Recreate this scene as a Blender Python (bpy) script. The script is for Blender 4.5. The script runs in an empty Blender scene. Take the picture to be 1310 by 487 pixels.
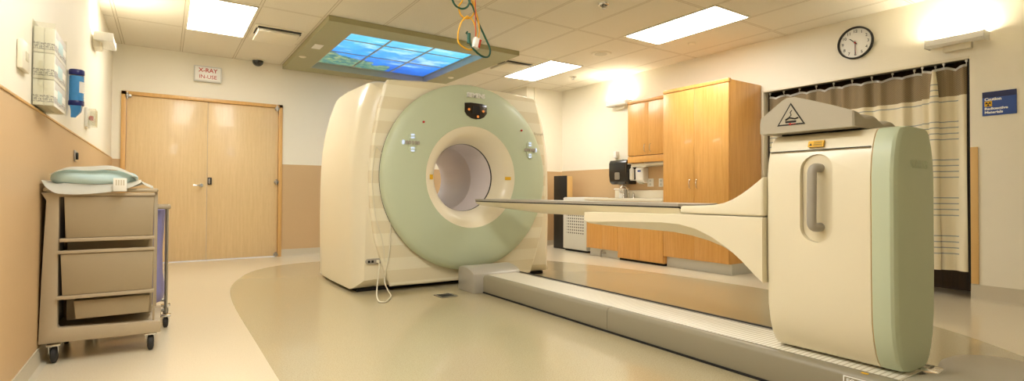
import bpy, bmesh, math, random
from mathutils import Vector, Matrix, geometry
random.seed(7)
SC = bpy.context.scene
COL = SC.collection
PI = math.pi

# ------------------------------------------------------------------ camera
cam_data = bpy.data.cameras.new('camera')
cam = bpy.data.objects.new('camera', cam_data); COL.objects.link(cam)
_R = ((0.8306646996326229, -0.5567494941253877, 0.00511444770911084),
      (-0.012633956263160452, -0.009664635364869393, 0.9998734809826714),
      (0.5566296254542915, 0.830624220459763, 0.015062020190734915))   # right, up, forward
m = Matrix.Identity(4)
for i in range(3):
    m[i][0] = _R[0][i]; m[i][1] = _R[1][i]; m[i][2] = -_R[2][i]
m[0][3], m[1][3], m[2][3] = 0.0, 0.0, 0.91
cam.matrix_world = m
cam_data.sensor_fit = 'HORIZONTAL'; cam_data.sensor_width = 36.0
cam_data.lens = 663.69 / 1310 * 36.0
cam_data.shift_y = -(243.5 - 237.68) / 1310
cam_data.clip_start = 0.02; cam_data.clip_end = 60
SC.camera = cam

# ------------------------------------------------------------------ world, light levels, exposure
world = bpy.data.worlds.new('world'); SC.world = world; world.use_nodes = True
world.node_tree.nodes['Background'].inputs[0].default_value = (1.0, 0.9, 0.75, 1)
world.node_tree.nodes['Background'].inputs[1].default_value = 0.3
SC.view_settings.view_transform = 'Standard'
try: SC.view_settings.look = 'None'
except Exception: pass
SC.view_settings.exposure = 1.13
SC.view_settings.gamma = 1.0
SC.view_settings.use_curve_mapping = False
TROFFER = 8.5      # ceiling light diffusers
TUBE = 100.0        # tubes in the wall lights
OCEAN = 0.62        # backlit ceiling picture
WARM = (1.0, 0.84, 0.56)

XL, XR, YB, YF, HC = -0.548, 5.90, 8.01, -1.60, 2.74

# ------------------------------------------------------------------ materials
def lin(c):
    out = []
    for v in c:
        v /= 255.0
        out.append(v / 12.92 if v <= 0.04045 else ((v + 0.055) / 1.055) ** 2.4)
    return (out[0], out[1], out[2], 1.0)
class NT:
    def __init__(s, name):
        s.m = bpy.data.materials.new(name); s.m.use_nodes = True
        s.t = s.m.node_tree; s.b = s.t.nodes['Principled BSDF']
        s.out = s.t.nodes['Material Output']
    def n(s, typ, **kw):
        nd = s.t.nodes.new(typ)
        for k, v in kw.items(): setattr(nd, k, v)
        return nd
    def l(s, a, b): s.t.links.new(a, b)
    def math(s, op, a, b=None, c=None):
        nd = s.n('ShaderNodeMath', operation=op)
        for i, v in enumerate((a, b, c)):
            if v is None: continue
            if isinstance(v, (int, float)): nd.inputs[i].default_value = v
            else: s.l(v, nd.inputs[i])
        return nd.outputs[0]
    def mix(s, f, a, b, mode='MIX'):
        nd = s.n('ShaderNodeMix', data_type='RGBA', blend_type=mode)
        for i, v in ((0, f), (6, a), (7, b)):
            if isinstance(v, (int, float)): nd.inputs[i].default_value = v
            elif isinstance(v, tuple): nd.inputs[i].default_value = v
            else: s.l(v, nd.inputs[i])
        return nd.outputs[2]
    def coords(s):
        g = s.n('ShaderNodeNewGeometry'); sp = s.n('ShaderNodeSeparateXYZ'); s.l(g.outputs['Position'], sp.inputs[0])
        return g.outputs['Position'], sp.outputs[0], sp.outputs[1], sp.outputs[2]
    def noise(s, scale, detail=3, vec=None, rough=0.5):
        nd = s.n('ShaderNodeTexNoise'); nd.inputs['Scale'].default_value = scale
        nd.inputs['Detail'].default_value = detail; nd.inputs['Roughness'].default_value = rough
        if vec is None:
            tc = s.n('ShaderNodeTexCoord'); vec = tc.outputs['Object']
        s.l(vec, nd.inputs['Vector']); return nd.outputs['Fac']
    def bump(s, h, strength=0.2, dist=0.002):
        nd = s.n('ShaderNodeBump'); nd.inputs['Strength'].default_value = strength; nd.inputs['Distance'].default_value = dist
        s.l(h, nd.inputs['Height']); s.l(nd.outputs[0], s.b.inputs['Normal'])
def plain(name, rgb, rough=0.5, metal=0.0, var=0.05, scale=14.0, bump=0.0, coat=0.0, trans=0.0, spec=0.5):
    k = NT(name); c = lin(rgb)
    d = tuple(x * (1 - var) for x in c[:3]) + (1,)
    k.l(k.mix(k.noise(scale), d, c), k.b.inputs['Base Color'])
    k.b.inputs['Roughness'].default_value = rough; k.b.inputs['Metallic'].default_value = metal
    k.b.inputs['Specular IOR Level'].default_value = spec
    if coat: k.b.inputs['Coat Weight'].default_value = coat
    if trans: k.b.inputs['Transmission Weight'].default_value = trans
    if bump: k.bump(k.noise(scale * 18, 2), bump, 0.001)
    return k.m
def wood(name, a, b, rough=0.35):
    k = NT(name)
    tc = k.n('ShaderNodeTexCoord'); mp = k.n('ShaderNodeMapping'); mp.inputs['Scale'].default_value = (22, 22, 1.1)
    k.l(tc.outputs['Object'], mp.inputs[0])
    f = k.noise(2.0, 6, mp.outputs[0], 0.6)
    mp2 = k.n('ShaderNodeMapping'); mp2.inputs['Scale'].default_value = (140, 140, 5); k.l(tc.outputs['Object'], mp2.inputs[0])
    g = k.noise(2.0, 3, mp2.outputs[0])
    r = k.n('ShaderNodeValToRGB'); r.color_ramp.elements[0].position = 0.3; r.color_ramp.elements[1].position = 0.7
    r.color_ramp.elements[0].color = lin(a); r.color_ramp.elements[1].color = lin(b); k.l(f, r.inputs[0])
    dk = tuple(x * 0.9 for x in lin(a)[:3]) + (1,)
    k.l(k.mix(k.math('MULTIPLY', k.math('GREATER_THAN', g, 0.58), 0.35), r.outputs[0], dk), k.b.inputs['Base Color'])
    k.b.inputs['Roughness'].default_value = rough
    k.b.inputs['Coat Weight'].default_value = 0.15
    return k.m
def emit(name, rgb, strength, base=(0.05, 0.04, 0.03, 1)):
    k = NT(name); k.b.inputs['Base Color'].default_value = base
    k.b.inputs['Emission Color'].default_value = (rgb[0], rgb[1], rgb[2], 1); k.b.inputs['Emission Strength'].default_value = strength
    return k.m

M = {}
M['wall'] = plain('wall_paint', (242, 235, 216), 0.6, var=0.02, bump=0.05)
M['wains'] = plain('wainscot_panel', (208, 176, 132), 0.45, var=0.04, scale=30, bump=0.08)
M['base'] = plain('cove_base', (205, 195, 172), 0.4)
M['maple'] = wood('maple_door', (220, 190, 140), (231, 203, 155), 0.35)
M['maplef'] = wood('maple_frame', (214, 166, 98), (226, 180, 112), 0.35)
M['oak'] = wood('orange_maple_veneer', (212, 154, 78), (228, 174, 98), 0.32)
M['oakedge'] = wood('orange_maple_edge', (210, 150, 80), (222, 164, 92), 0.4)
M['strip'] = plain('corner_guard', (222, 182, 116), 0.5)
M['cream'] = plain('cream_shell', (242, 233, 206), 0.32, var=0.015, coat=0.2)
M['cream2'] = plain('cream_funnel', (248, 240, 216), 0.3, var=0.015, coat=0.25)
M['creamdk'] = plain('cream_recess', (236, 226, 198), 0.4, var=0.02)
M['green'] = plain('sage_green_cover', (200, 212, 184), 0.45, var=0.02, coat=0.08)
M['tunnel'] = plain('tunnel_liner', (246, 238, 238), 0.3, var=0.02)
M['black'] = plain('black_plastic', (22, 22, 22), 0.4)
M['rubber'] = plain('dark_rubber', (48, 46, 44), 0.7)
M['rail'] = plain('rail_cover', (150, 143, 122), 0.4, var=0.03)
M['railcap'] = plain('rail_cap_metal', (186, 182, 172), 0.35, 0.25, var=0.03)
M['beige'] = plain('cap_beige', (184, 176, 156), 0.5, var=0.03, scale=60, bump=0.1)
M['chrome'] = plain('chrome', (215, 215, 212), 0.18, 1.0, var=0.05)
M['steel'] = plain('brushed_steel', (180, 176, 168), 0.35, 0.9)
M['handle'] = plain('grey_handle', (170, 164, 152), 0.4, var=0.04)
M['cart'] = plain('cart_taupe', (182, 166, 138), 0.55, var=0.04, scale=50, bump=0.12)
M['cart2'] = plain('cart_drawer_taupe', (166, 150, 120), 0.55, var=0.04, scale=50, bump=0.12)
M['white'] = plain('white_plastic', (242, 240, 232), 0.4, var=0.02)
M['offwhite'] = plain('offwhite_laminate', (236, 228, 206), 0.4, var=0.03)
M['yellow'] = plain('yellow_sticker', (238, 186, 20), 0.5)
M['sage'] = plain('picture_frame_sage', (172, 168, 130), 0.55, var=0.03)
M['recess'] = plain('recess_liner', (176, 178, 168), 0.5, var=0.03)
M['red'] = plain('red_mark', (190, 34, 30), 0.5)
M['blackmark'] = plain('black_print', (30, 28, 26), 0.6)
M['whiteprint'] = plain('white_print', (250, 250, 246), 0.5)
M['greyprint'] = plain('grey_print', (206, 198, 172), 0.5)
M['dark'] = plain('dark_gap', (14, 13, 12), 0.7)
M['alcove'] = wood('dark_brown_alcove', (62, 42, 22), (82, 58, 32), 0.5)
M['ltblue'] = plain('pale_blue_sheet', (200, 228, 230), 0.6, var=0.08, scale=14, bump=0.5)
M['paper'] = plain('white_sheet', (240, 238, 226), 0.7, var=0.03, scale=20, bump=0.2)
M['purple'] = plain('violet_blue_bag', (150, 146, 200), 0.7, var=0.2, scale=18, bump=0.3)
M['blue'] = plain('clear_blue_body', (70, 150, 214), 0.25, var=0.25, scale=40)
M['navy'] = plain('navy_lid', (24, 34, 104), 0.3)
M['signblue'] = plain('sign_blue', (52, 84, 160), 0.45, var=0.03)
M['signnavy'] = plain('sign_navy', (30, 38, 88), 0.45)
M['ygrey'] = plain('towel_black', (36, 34, 32), 0.25, coat=0.4)
M['hoseg'] = plain('green_hose', (24, 84, 66), 0.4)
M['hosey'] = plain('yellow_hose', (228, 170, 40), 0.4)
M['hoser'] = plain('red_cable', (190, 60, 36), 0.5)
M['ltgrey'] = plain('light_grey_enamel', (214, 214, 206), 0.4, var=0.02)
M['smoke'] = plain('smoked_dome', (20, 20, 20), 0.1, coat=0.6)
M['ledblue'] = emit('lit_button', (0.75, 0.85, 1.0), 0.42)
M['ledorange'] = emit('amber_indicator', (1.0, 0.30, 0.04), 0.35)
M['troffer'] = emit('light_diffuser', (1.0, 0.97, 0.91), TROFFER)
M['tube'] = emit('lit_tube', (1.0, 0.92, 0.74), TUBE)
M['screen'] = plain('dark_display', (34, 26, 20), 0.2, coat=0.4)
M['cord'] = plain('white_cord', (236, 230, 208), 0.5)
M['glass'] = None

def clear_mat(name, tint=(0.95, 0.95, 0.9, 1), alpha=0.18):
    k = NT(name)
    tr = k.n('ShaderNodeBsdfTransparent'); tr.inputs[0].default_value = tint
    gl = k.n('ShaderNodeBsdfGlossy'); gl.inputs['Roughness'].default_value = 0.08
    mx = k.n('ShaderNodeMixShader'); mx.inputs[0].default_value = alpha
    k.l(tr.outputs[0], mx.inputs[1]); k.l(gl.outputs[0], mx.inputs[2]); k.l(mx.outputs[0], k.out.inputs['Surface'])
    return k.m
M['acrylic'] = clear_mat('clear_acrylic')

def floor_mat(name, rgb, rgb2, rough):
    k = NT(name); pos, x, y, z = k.coords()
    f = k.noise(160, 2, pos); g = k.noise(1.3, 3, pos)
    c = k.mix(k.math('GREATER_THAN', f, 0.56), lin(rgb), lin(rgb2))
    d = tuple(v * 0.93 for v in lin(rgb)[:3]) + (1,)
    k.l(k.mix(k.math('MULTIPLY', g, 0.5), c, d), k.b.inputs['Base Color'])
    k.b.inputs['Roughness'].default_value = rough
    k.b.inputs['Specular IOR Level'].default_value = 0.6
    k.b.inputs['Coat Weight'].default_value = 0.5; k.b.inputs['Coat Roughness'].default_value = 0.06
    return k.m
M['floor'] = floor_mat('floor_light_vinyl', (232, 220, 192), (222, 208, 178), 0.3)
M['floor2'] = floor_mat('floor_tan_vinyl', (196, 184, 150), (178, 164, 128), 0.22)

# ceiling: acoustic tiles on a grid aligned with the fixtures
GX, GY = 0.16, 6.80
def ceil_mat():
    k = NT('ceiling_tiles'); pos, x, y, z = k.coords()
    fx = k.math('ABSOLUTE', k.math('SUBTRACT', k.math('FRACT', k.math('ADD', k.math('DIVIDE', k.math('SUBTRACT', x, GX), 0.605), 20.5)), 0.5))
    fy = k.math('ABSOLUTE', k.math('SUBTRACT', k.math('FRACT', k.math('ADD', k.math('DIVIDE', k.math('SUBTRACT', y, GY), 1.21), 20.5)), 0.5))
    lx = k.math('LESS_THAN', fx, 0.011 / 0.605); ly = k.math('LESS_THAN', fy, 0.011 / 1.21)
    g = k.math('MAXIMUM', lx, ly)
    ex = k.math('LESS_THAN', fx, 0.016 / 0.605); ey = k.math('LESS_THAN', fy, 0.016 / 1.21)
    e = k.math('SUBTRACT', k.math('MAXIMUM', ex, ey), g)
    sp = k.noise(230, 2, pos)
    base = k.mix(k.math('GREATER_THAN', sp, 0.63), lin((232, 225, 208)), lin((216, 207, 188)))
    c = k.mix(g, base, lin((226, 218, 200)))
    c = k.mix(e, c, lin((176, 162, 132)))
    k.l(c, k.b.inputs['Base Color']); k.b.inputs['Roughness'].default_value = 0.8
    k.b.inputs['Specular IOR Level'].default_value = 0.15
    k.bump(k.math('SUBTRACT', k.math('MULTIPLY', sp, 0.3), g), 0.3, 0.002)
    return k.m
M['ceil'] = ceil_mat()

def stripe_mat():       # gantry front cover: satin and gloss bands
    k = NT('banded_cream_cover'); pos, x, y, z = k.coords()
    f = k.math('FRACT', k.math('ADD', k.math('DIVIDE', k.math('SUBTRACT', z, 1.748), 0.230), 20.25))
    band = k.math('LESS_THAN', f, 0.5)
    c = k.mix(band, lin((246, 239, 214)), lin((236, 226, 196)))
    k.l(c, k.b.inputs['Base Color']); k.b.inputs['Roughness'].default_value = 0.35
    k.b.inputs['Coat Weight'].default_value = 0.15
    return k.m
M['banded'] = stripe_mat()

def ocean_mat():
    k = NT('backlit_reef_picture'); pos, x, y, z = k.coords()
    u = k.math('DIVIDE', k.math('SUBTRACT', x, 1.75), 1.65); v = k.math('DIVIDE', k.math('SUBTRACT', y, 5.80), 1.88)
    n1 = k.noise(3.0, 4, pos, 0.6)
    r = k.n('ShaderNodeValToRGB'); cr = r.color_ramp
    cr.elements[0].position = 0.0; cr.elements[0].color = (0.16, 0.62, 0.9, 1)
    cr.elements[1].position = 1.0; cr.elements[1].color = (0.005, 0.11, 0.55, 1)
    for p, c in ((0.3, (0.07, 0.48, 0.86, 1)), (0.55, (0.02, 0.30, 0.85, 1)), (0.8, (0.008, 0.16, 0.72, 1))):
        e = cr.elements.new(p); e.color = c
    k.l(k.math('ADD', v, k.math('MULTIPLY', k.math('SUBTRACT', n1, 0.5), 0.7)), r.inputs[0])
    mp = k.n('ShaderNodeMapping'); mp.inputs['Scale'].default_value = (1.6, 3.2, 1); k.l(pos, mp.inputs[0])
    n2 = k.noise(1.7, 5, mp.outputs[0], 0.62)
    cl = k.n('ShaderNodeMapRange'); cl.inputs['From Min'].default_value = 0.52; cl.inputs['From Max'].default_value = 0.66
    k.l(n2, cl.inputs['Value'])
    cloud = k.math('MULTIPLY', cl.outputs[0], k.math('LESS_THAN', v, 0.75))
    c = k.mix(k.math('MULTIPLY', cloud, 0.6), r.outputs[0], (0.62, 0.92, 1.0, 1))
    n3 = k.noise(13, 5, pos, 0.7)
    edge = k.math('ADD', k.math('SUBTRACT', 0.86, k.math('MULTIPLY', k.math('SUBTRACT', 0.6, u), 0.42)), k.math('MULTIPLY', k.math('SUBTRACT', k.noise(5, 4, pos), 0.5), 0.35))
    reef = k.math('MULTIPLY', k.math('GREATER_THAN', v, edge), k.math('LESS_THAN', u, 0.62))
    rr = k.n('ShaderNodeValToRGB'); rr.color_ramp.elements[0].position = 0.38; rr.color_ramp.elements[1].position = 0.62
    rr.color_ramp.elements[0].color = (0.02, 0.10, 0.16, 1); rr.color_ramp.elements[1].color = (0.36, 0.40, 0.18, 1)
    e = rr.color_ramp.elements.new(0.5); e.color = (0.06, 0.20, 0.14, 1)
    k.l(n3, rr.inputs[0])
    c = k.mix(reef, c, rr.outputs[0])
    k.l(c, k.b.inputs['Emission Color']); k.b.inputs['Emission Strength'].default_value = OCEAN
    k.b.inputs['Base Color'].default_value = (0.02, 0.04, 0.06, 1); k.b.inputs['Roughness'].default_value = 0.3
    return k.m
M['ocean'] = ocean_mat()

def curtain_mat():
    k = NT('striped_curtain_cloth'); pos, x, y, z = k.coords()
    mm = k.math('MODULO', k.math('SUBTRACT', z, 0.385), 0.345)
    inb = k.math('MULTIPLY', k.math('MULTIPLY', k.math('LESS_THAN', mm, 0.205), k.math('GREATER_THAN', z, 0.385)), k.math('GREATER_THAN', y, 1.635))
    ln = k.math('LESS_THAN', k.math('FRACT', k.math('DIVIDE', mm, 0.053)), 0.17)
    k.l(k.mix(k.math('MULTIPLY', inb, ln), lin((236, 226, 198)), lin((150, 158, 160))), k.b.inputs['Base Color'])
    k.b.inputs['Roughness'].default_value = 0.85; k.bump(k.noise(400, 2, pos), 0.15, 0.001)
    return k.m
M['curtain'] = curtain_mat()
def net_mat():
    k = NT('brown_netting'); pos, x, y, z = k.coords()
    a = k.math('FRACT', k.math('MULTIPLY', k.math('ADD', y, z), 55.0)); b = k.math('FRACT', k.math('MULTIPLY', k.math('SUBTRACT', y, z), 55.0))
    hole = k.math('MULTIPLY', k.math('GREATER_THAN', a, 0.42), k.math('GREATER_THAN', b, 0.42))
    tr = k.n('ShaderNodeBsdfTransparent'); mx = k.n('ShaderNodeMixShader')
    k.b.inputs['Base Color'].default_value = lin((152, 134, 104)); k.b.inputs['Roughness'].default_value = 0.9
    k.l(k.math('MULTIPLY', hole, 0.3), mx.inputs[0]); k.l(k.b.outputs[0], mx.inputs[1]); k.l(tr.outputs[0], mx.inputs[2])
    k.l(mx.outputs[0], k.out.inputs['Surface']); return k.m
M['net'] = net_mat()
def perf_mat():
    k = NT('perforated_white_panel'); pos, x, y, z = k.coords()
    a = k.math('SUBTRACT', k.math('FRACT', k.math('MULTIPLY', y, 20.0)), 0.5); b = k.math('SUBTRACT', k.math('FRACT', k.math('MULTIPLY', z, 22.0)), 0.5)
    d = k.math('LESS_THAN', k.math('ADD', k.math('MULTIPLY', a, a), k.math('MULTIPLY', b, b)), 0.07)
    r = k.math('MULTIPLY', k.math('MULTIPLY', k.math('GREATER_THAN', z, 0.26), k.math('LESS_THAN', z, 0.80)), k.math('MULTIPLY', k.math('LESS_THAN', y, 6.47), k.math('GREATER_THAN', y, 6.06)))
    k.l(k.mix(k.math('MULTIPLY', d, r), lin((222, 220, 210)), lin((60, 56, 50))), k.b.inputs['Base Color'])
    k.b.inputs['Roughness'].default_value = 0.4; return k.m
M['perf'] = perf_mat()
def ribbed_mat():
    k = NT('ribbed_white_belt'); pos, x, y, z = k.coords()
    f = k.math('FRACT', k.math('MULTIPLY', y, 42.0))
    k.l(k.mix(k.math('LESS_THAN', f, 0.3), lin((240, 236, 222)), lin((206, 198, 176))), k.b.inputs['Base Color'])
    k.b.inputs['Roughness'].default_value = 0.45; k.bump(f, 0.3, 0.002); return k.m
M['belt'] = ribbed_mat()
def boxmat():
    k = NT('glove_box_card'); tc = k.n('ShaderNodeTexCoord'); sp = k.n('ShaderNodeSeparateXYZ'); k.l(tc.outputs['Object'], sp.inputs[0])
    z = sp.outputs[2]; x = sp.outputs[0]; y = sp.outputs[1]
    pr = k.math('MULTIPLY', k.math('GREATER_THAN', k.noise(190, 1), 0.5), k.math('MULTIPLY', k.math('LESS_THAN', z, 0.05), k.math('GREATER_THAN', z, 0.015)))
    c = k.mix(k.math('MULTIPLY', pr, 0.9), lin((246, 243, 232)), lin((96, 96, 104)))
    band = k.math('MULTIPLY', k.math('GREATER_THAN', z, 0.085), k.math('GREATER_THAN', y, 0.03))
    c = k.mix(k.math('MULTIPLY', band, 0.5), c, lin((150, 146, 140)))
    k.l(c, k.b.inputs['Base Color']); k.b.inputs['Roughness'].default_value = 0.6; return k.m
M['glovebox'] = boxmat()

# ------------------------------------------------------------------ mesh helpers
def tagset(o, label=None, cat=None, group=None, kind=None):
    if label: o['label'] = label
    if cat: o['category'] = cat
    if group: o['group'] = group
    if kind: o['kind'] = kind
def rootpos(o):
    while o.parent: o = o.parent
    return Vector(o.location)
def thing(name, label, cat, loc, group=None):
    o = bpy.data.objects.new(name, None); COL.objects.link(o); o.location = loc
    o.empty_display_size = 0.05
    tagset(o, label, cat, group); return o
def obj(name, bm, mat, parent=None, smooth=35, origin=None, recalc=True):
    """link bm (world coordinates) as one mesh object"""
    if recalc: bmesh.ops.recalc_face_normals(bm, faces=bm.faces)
    o_ = Vector((0, 0, 0))
    if parent is not None: o_ = rootpos(parent)
    elif origin is not None: o_ = Vector(origin)
    if o_.length: bmesh.ops.translate(bm, vec=-o_, verts=bm.verts)
    me = bpy.data.meshes.new(name); bm.to_mesh(me); bm.free()
    mats = mat if isinstance(mat, (list, tuple)) else [mat]
    for q in mats: me.materials.append(q)
    if smooth:
        for p in me.polygons: p.use_smooth = True
        me.set_sharp_from_angle(angle=math.radians(smooth))
    o = bpy.data.objects.new(name, me); COL.objects.link(o)
    if parent is not None: o.parent = parent
    elif o_.length: o.location = o_
    return o
def merge(dst, src):
    me = bpy.data.meshes.new('tmp'); src.to_mesh(me); src.free(); dst.from_mesh(me); bpy.data.meshes.remove(me); return dst
def box(lo, hi, bev=0.0, seg=2, bm=None):
    b = bmesh.new(); bmesh.ops.create_cube(b, size=1.0)
    for v in b.verts:
        v.co = Vector([(lo[i] + hi[i]) / 2 + v.co[i] * (hi[i] - lo[i]) for i in range(3)])
    if bev > 0:
        bev = min(bev, 0.49 * min(abs(hi[i] - lo[i]) for i in range(3)))
        bmesh.ops.bevel(b, geom=b.edges[:], offset=bev, segments=seg, profile=0.5, affect='EDGES')
    return merge(bm, b) if bm is not None else b
def quad(pts, bm=None):
    b = bm if bm is not None else bmesh.new()
    b.faces.new([b.verts.new(p) for p in pts]); return b
def tube(path, r, n=10, bm=None, closed=False):
    b = bmesh.new(); P = [Vector(p) for p in path]; rings = []
    N = len(P); up = None
    for i, p in enumerate(P):
        a = P[i - 1] if (i > 0 or closed) else P[i]; c = P[(i + 1) % N] if (i < N - 1 or closed) else P[i]
        d = (c - a).normalized()
        if up is None:
            up = Vector((0, 0, 1)) if abs(d.z) < 0.9 else Vector((1, 0, 0))
        s = d.cross(up).normalized(); up = s.cross(d).normalized()
        rr = r[i] if isinstance(r, (list, tuple)) else r
        rings.append([b.verts.new(p + (s * math.cos(t) + up * math.sin(t)) * rr) for t in [2 * PI * k / n for k in range(n)]])
    M_ = N if closed else N - 1
    for i in range(M_):
        A, B = rings[i], rings[(i + 1) % N]
        for k in range(n): b.faces.new((A[k], A[(k + 1) % n], B[(k + 1) % n], B[k]))
    if not closed:
        b.faces.new(rings[0][::-1]); b.faces.new(rings[-1])
    return merge(bm, b) if bm is not None else b
def smoothpath(pts, sub=8, closed=False):
    P = [Vector(p) for p in pts]; N = len(P); out = []
    for i in range(N if closed else N - 1):
        if closed: p0, p1, p2, p3 = P[i - 1], P[i], P[(i + 1) % N], P[(i + 2) % N]
        else: p0, p1, p2, p3 = P[max(i - 1, 0)], P[i], P[i + 1], P[min(i + 2, N - 1)]
        for k in range(sub):
            t = k / sub
            out.append(0.5 * ((2 * p1) + (p2 - p0) * t + (2 * p0 - 5 * p1 + 4 * p2 - p3) * t * t + (3 * p1 - p0 - 3 * p2 + p3) * t ** 3))
    if not closed: out.append(P[-1])
    return out
AX = {'x': (Vector((0, 1, 0)), Vector((0, 0, 1)), Vector((1, 0, 0))), 'y': (Vector((1, 0, 0)), Vector((0, 0, 1)), Vector((0, 1, 0))), 'z': (Vector((1, 0, 0)), Vector((0, 1, 0)), Vector((0, 0, 1)))}
def lathe(profile, centre, axis='z', n=40, bm=None, closed=False, cap=True, a0=0, a1=2 * PI):
    """profile: list of (radius, offset along the axis)"""
    b = bmesh.new(); U, V, W = AX[axis]; c = Vector(centre); rings = []
    full = abs(a1 - a0 - 2 * PI) < 1e-6; cnt = n if full else n + 1
    for (r, h) in profile:
        if r < 1e-6: rings.append([b.verts.new(c + W * h)])
        else: rings.append([b.verts.new(c + W * h + (U * math.cos(t) + V * math.sin(t)) * r) for t in [a0 + (a1 - a0) * k / n for k in range(cnt)]])
    L = len(rings)
    for i in range(L if closed else L - 1):
        A, B = rings[i], rings[(i + 1) % L]
        for k in range(n):
            k2 = (k + 1) % cnt if full else k + 1
            if len(A) == 1 and len(B) == 1: continue
            if len(A) == 1: b.faces.new((A[0], B[k], B[k2]))
            elif len(B) == 1: b.faces.new((A[k], B[0], A[k2]))
            else: b.faces.new((A[k], A[k2], B[k2], B[k]))
    if cap and not closed:
        for R_ in (rings[0], rings[-1]):
            if len(R_) > 2: b.faces.new(R_)
    return merge(bm, b) if bm is not None else b
def loft(sections, bm=None, cap=True):
    b = bmesh.new(); R_ = [[b.verts.new(p) for p in s] for s in sections]; n = len(R_[0])
    for A, B in zip(R_, R_[1:]):
        for k in range(n): b.faces.new((A[k], A[(k + 1) % n], B[(k + 1) % n], B[k]))
    if cap: b.faces.new(R_[0][::-1]); b.faces.new(R_[-1])
    return merge(bm, b) if bm is not None else b
def prism(poly, axis, a, b_, bev=0.0, seg=2, bm=None):
    """poly in the plane of AX[axis] (U,V), extruded from a to b_ along the axis"""
    U, V, W = AX[axis]; b = bmesh.new()
    A = [b.verts.new(U * p[0] + V * p[1] + W * a) for p in poly]; B = [b.verts.new(U * p[0] + V * p[1] + W * b_) for p in poly]
    n = len(poly)
    b.faces.new(A[::-1]); b.faces.new(B)
    for k in range(n): b.faces.new((A[k], A[(k + 1) % n], B[(k + 1) % n], B[k]))
    bmesh.ops.recalc_face_normals(b, faces=b.faces)
    if bev: 
        es = [e for e in b.edges if len(e.link_faces) == 2 and e.calc_face_angle(0) > 0.5]
        bmesh.ops.bevel(b, geom=es, offset=bev, segments=seg, profile=0.5, affect='EDGES')
    return merge(bm, b) if bm is not None else b
def stadium(cu, cv, w, h, n=10):
    r = w / 2; out = []
    for k in range(n + 1): t = PI * k / n; out.append((cu + r * math.cos(t), cv + h / 2 - r + r * math.sin(t)))
    for k in range(n + 1): t = PI + PI * k / n; out.append((cu + r * math.cos(t), cv - h / 2 + r + r * math.sin(t)))
    return out
def rrect(u0, v0, u1, v1, r, n=5):
    out = []
    for (cu, cv, a) in ((u1 - r, v1 - r, 0), (u0 + r, v1 - r, PI / 2), (u0 + r, v0 + r, PI), (u1 - r, v0 + r, 1.5 * PI)):
        for k in range(n + 1): t = a + PI / 2 * k / n; out.append((cu + r * math.cos(t), cv + r * math.sin(t)))
    return out
def boolean_diff(bmA, bmB):
    A = bpy.data.meshes.new('a'); bmesh.ops.recalc_face_normals(bmA, faces=bmA.faces); bmA.to_mesh(A); bmA.free()
    B = bpy.data.meshes.new('b'); bmesh.ops.recalc_face_normals(bmB, faces=bmB.faces); bmB.to_mesh(B); bmB.free()
    oa = bpy.data.objects.new('a', A); ob = bpy.data.objects.new('b', B); COL.objects.link(oa); COL.objects.link(ob)
    md = oa.modifiers.new('d', 'BOOLEAN'); md.operation = 'DIFFERENCE'; md.object = ob; md.solver = 'EXACT'
    dg = bpy.context.evaluated_depsgraph_get(); ev = oa.evaluated_get(dg); me = bpy.data.meshes.new_from_object(ev)
    out = bmesh.new(); out.from_mesh(me)
    bpy.data.objects.remove(oa); bpy.data.objects.remove(ob)
    for q in (A, B, me): bpy.data.meshes.remove(q)
    return out
def textbm(s, size, origin, xdir, updir=(0, 0, 1), extrude=0.0008, align='CENTER', bold=0.0, squeeze=1.0):
    cu = bpy.data.curves.new('t', 'FONT'); cu.body = s; cu.size = size; cu.align_x = align; cu.align_y = 'CENTER'
    cu.extrude = extrude; cu.offset = bold; cu.resolution_u = 3
    o = bpy.data.objects.new('t', cu); COL.objects.link(o)
    dg = bpy.context.evaluated_depsgraph_get(); me = bpy.data.meshes.new_from_object(o.evaluated_get(dg))
    b = bmesh.new(); b.from_mesh(me)
    X = Vector(xdir).normalized(); U = Vector(updir).normalized(); N_ = X.cross(U)
    for v in b.verts: v.co = Vector(origin) + X * v.co.x * squeeze + U * v.co.y + N_ * v.co.z
    bpy.data.objects.remove(o); bpy.data.curves.remove(cu); bpy.data.meshes.remove(me)
    return b
def copy_tree(o, parent=None):
    c = o.copy(); COL.objects.link(c); c.parent = parent
    for ch in [q for q in bpy.data.objects if q.parent == o]: copy_tree(ch, c)
    return c
def struct(name, bm, mat, **kw):
    o = obj(name, bm, mat, **kw); o['kind'] = 'structure'; return o
RX, RZ = (1, 0, 0), (0, 0, 1)     # text directions for things facing the camera side (-Y)
RY = (0, -1, 0)                   # for things facing -X

# ------------------------------------------------------------------ the room
# floor: light vinyl with a tan inlay whose outline curves
inl = [(0.476, -1.0), (0.474, 1.5), (0.474, 3.4), (0.474, 4.58), (0.50, 5.25), (0.56, 5.75), (0.68, 6.20), (0.83, 6.60), (1.08, 6.93), (1.35, 7.08), (1.68, 7.15), (2.4, 7.15), (3.2, 7.0), (3.85, 6.45),
       (4.30, 5.75), (4.52, 5.2), (4.70, 4.55), (4.80, 3.9), (4.84, 3.3), (4.84, 2.7), (4.72, 2.0), (4.50, 1.4), (4.15, 0.92), (3.6, 0.4), (3.0, -0.1), (2.4, -0.55), (1.6, -0.95)]
inl = [(p.x, p.y) for p in smoothpath([(a, b, 0) for a, b in inl], 3, True)]
outer = [(XL - 0.02, YF - 0.02), (6.6, YF - 0.02), (6.6, YB + 0.02), (XL - 0.02, YB + 0.02)]
vs = [Vector(p) for p in outer] + [Vector(p) for p in inl]
ed = [(i, (i + 1) % 4) for i in range(4)] + [(4 + i, 4 + (i + 1) % len(inl)) for i in range(len(inl))]
V2, E2, F2, *_ = geometry.delaunay_2d_cdt(vs, ed, [], 1, 1e-5)
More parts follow.
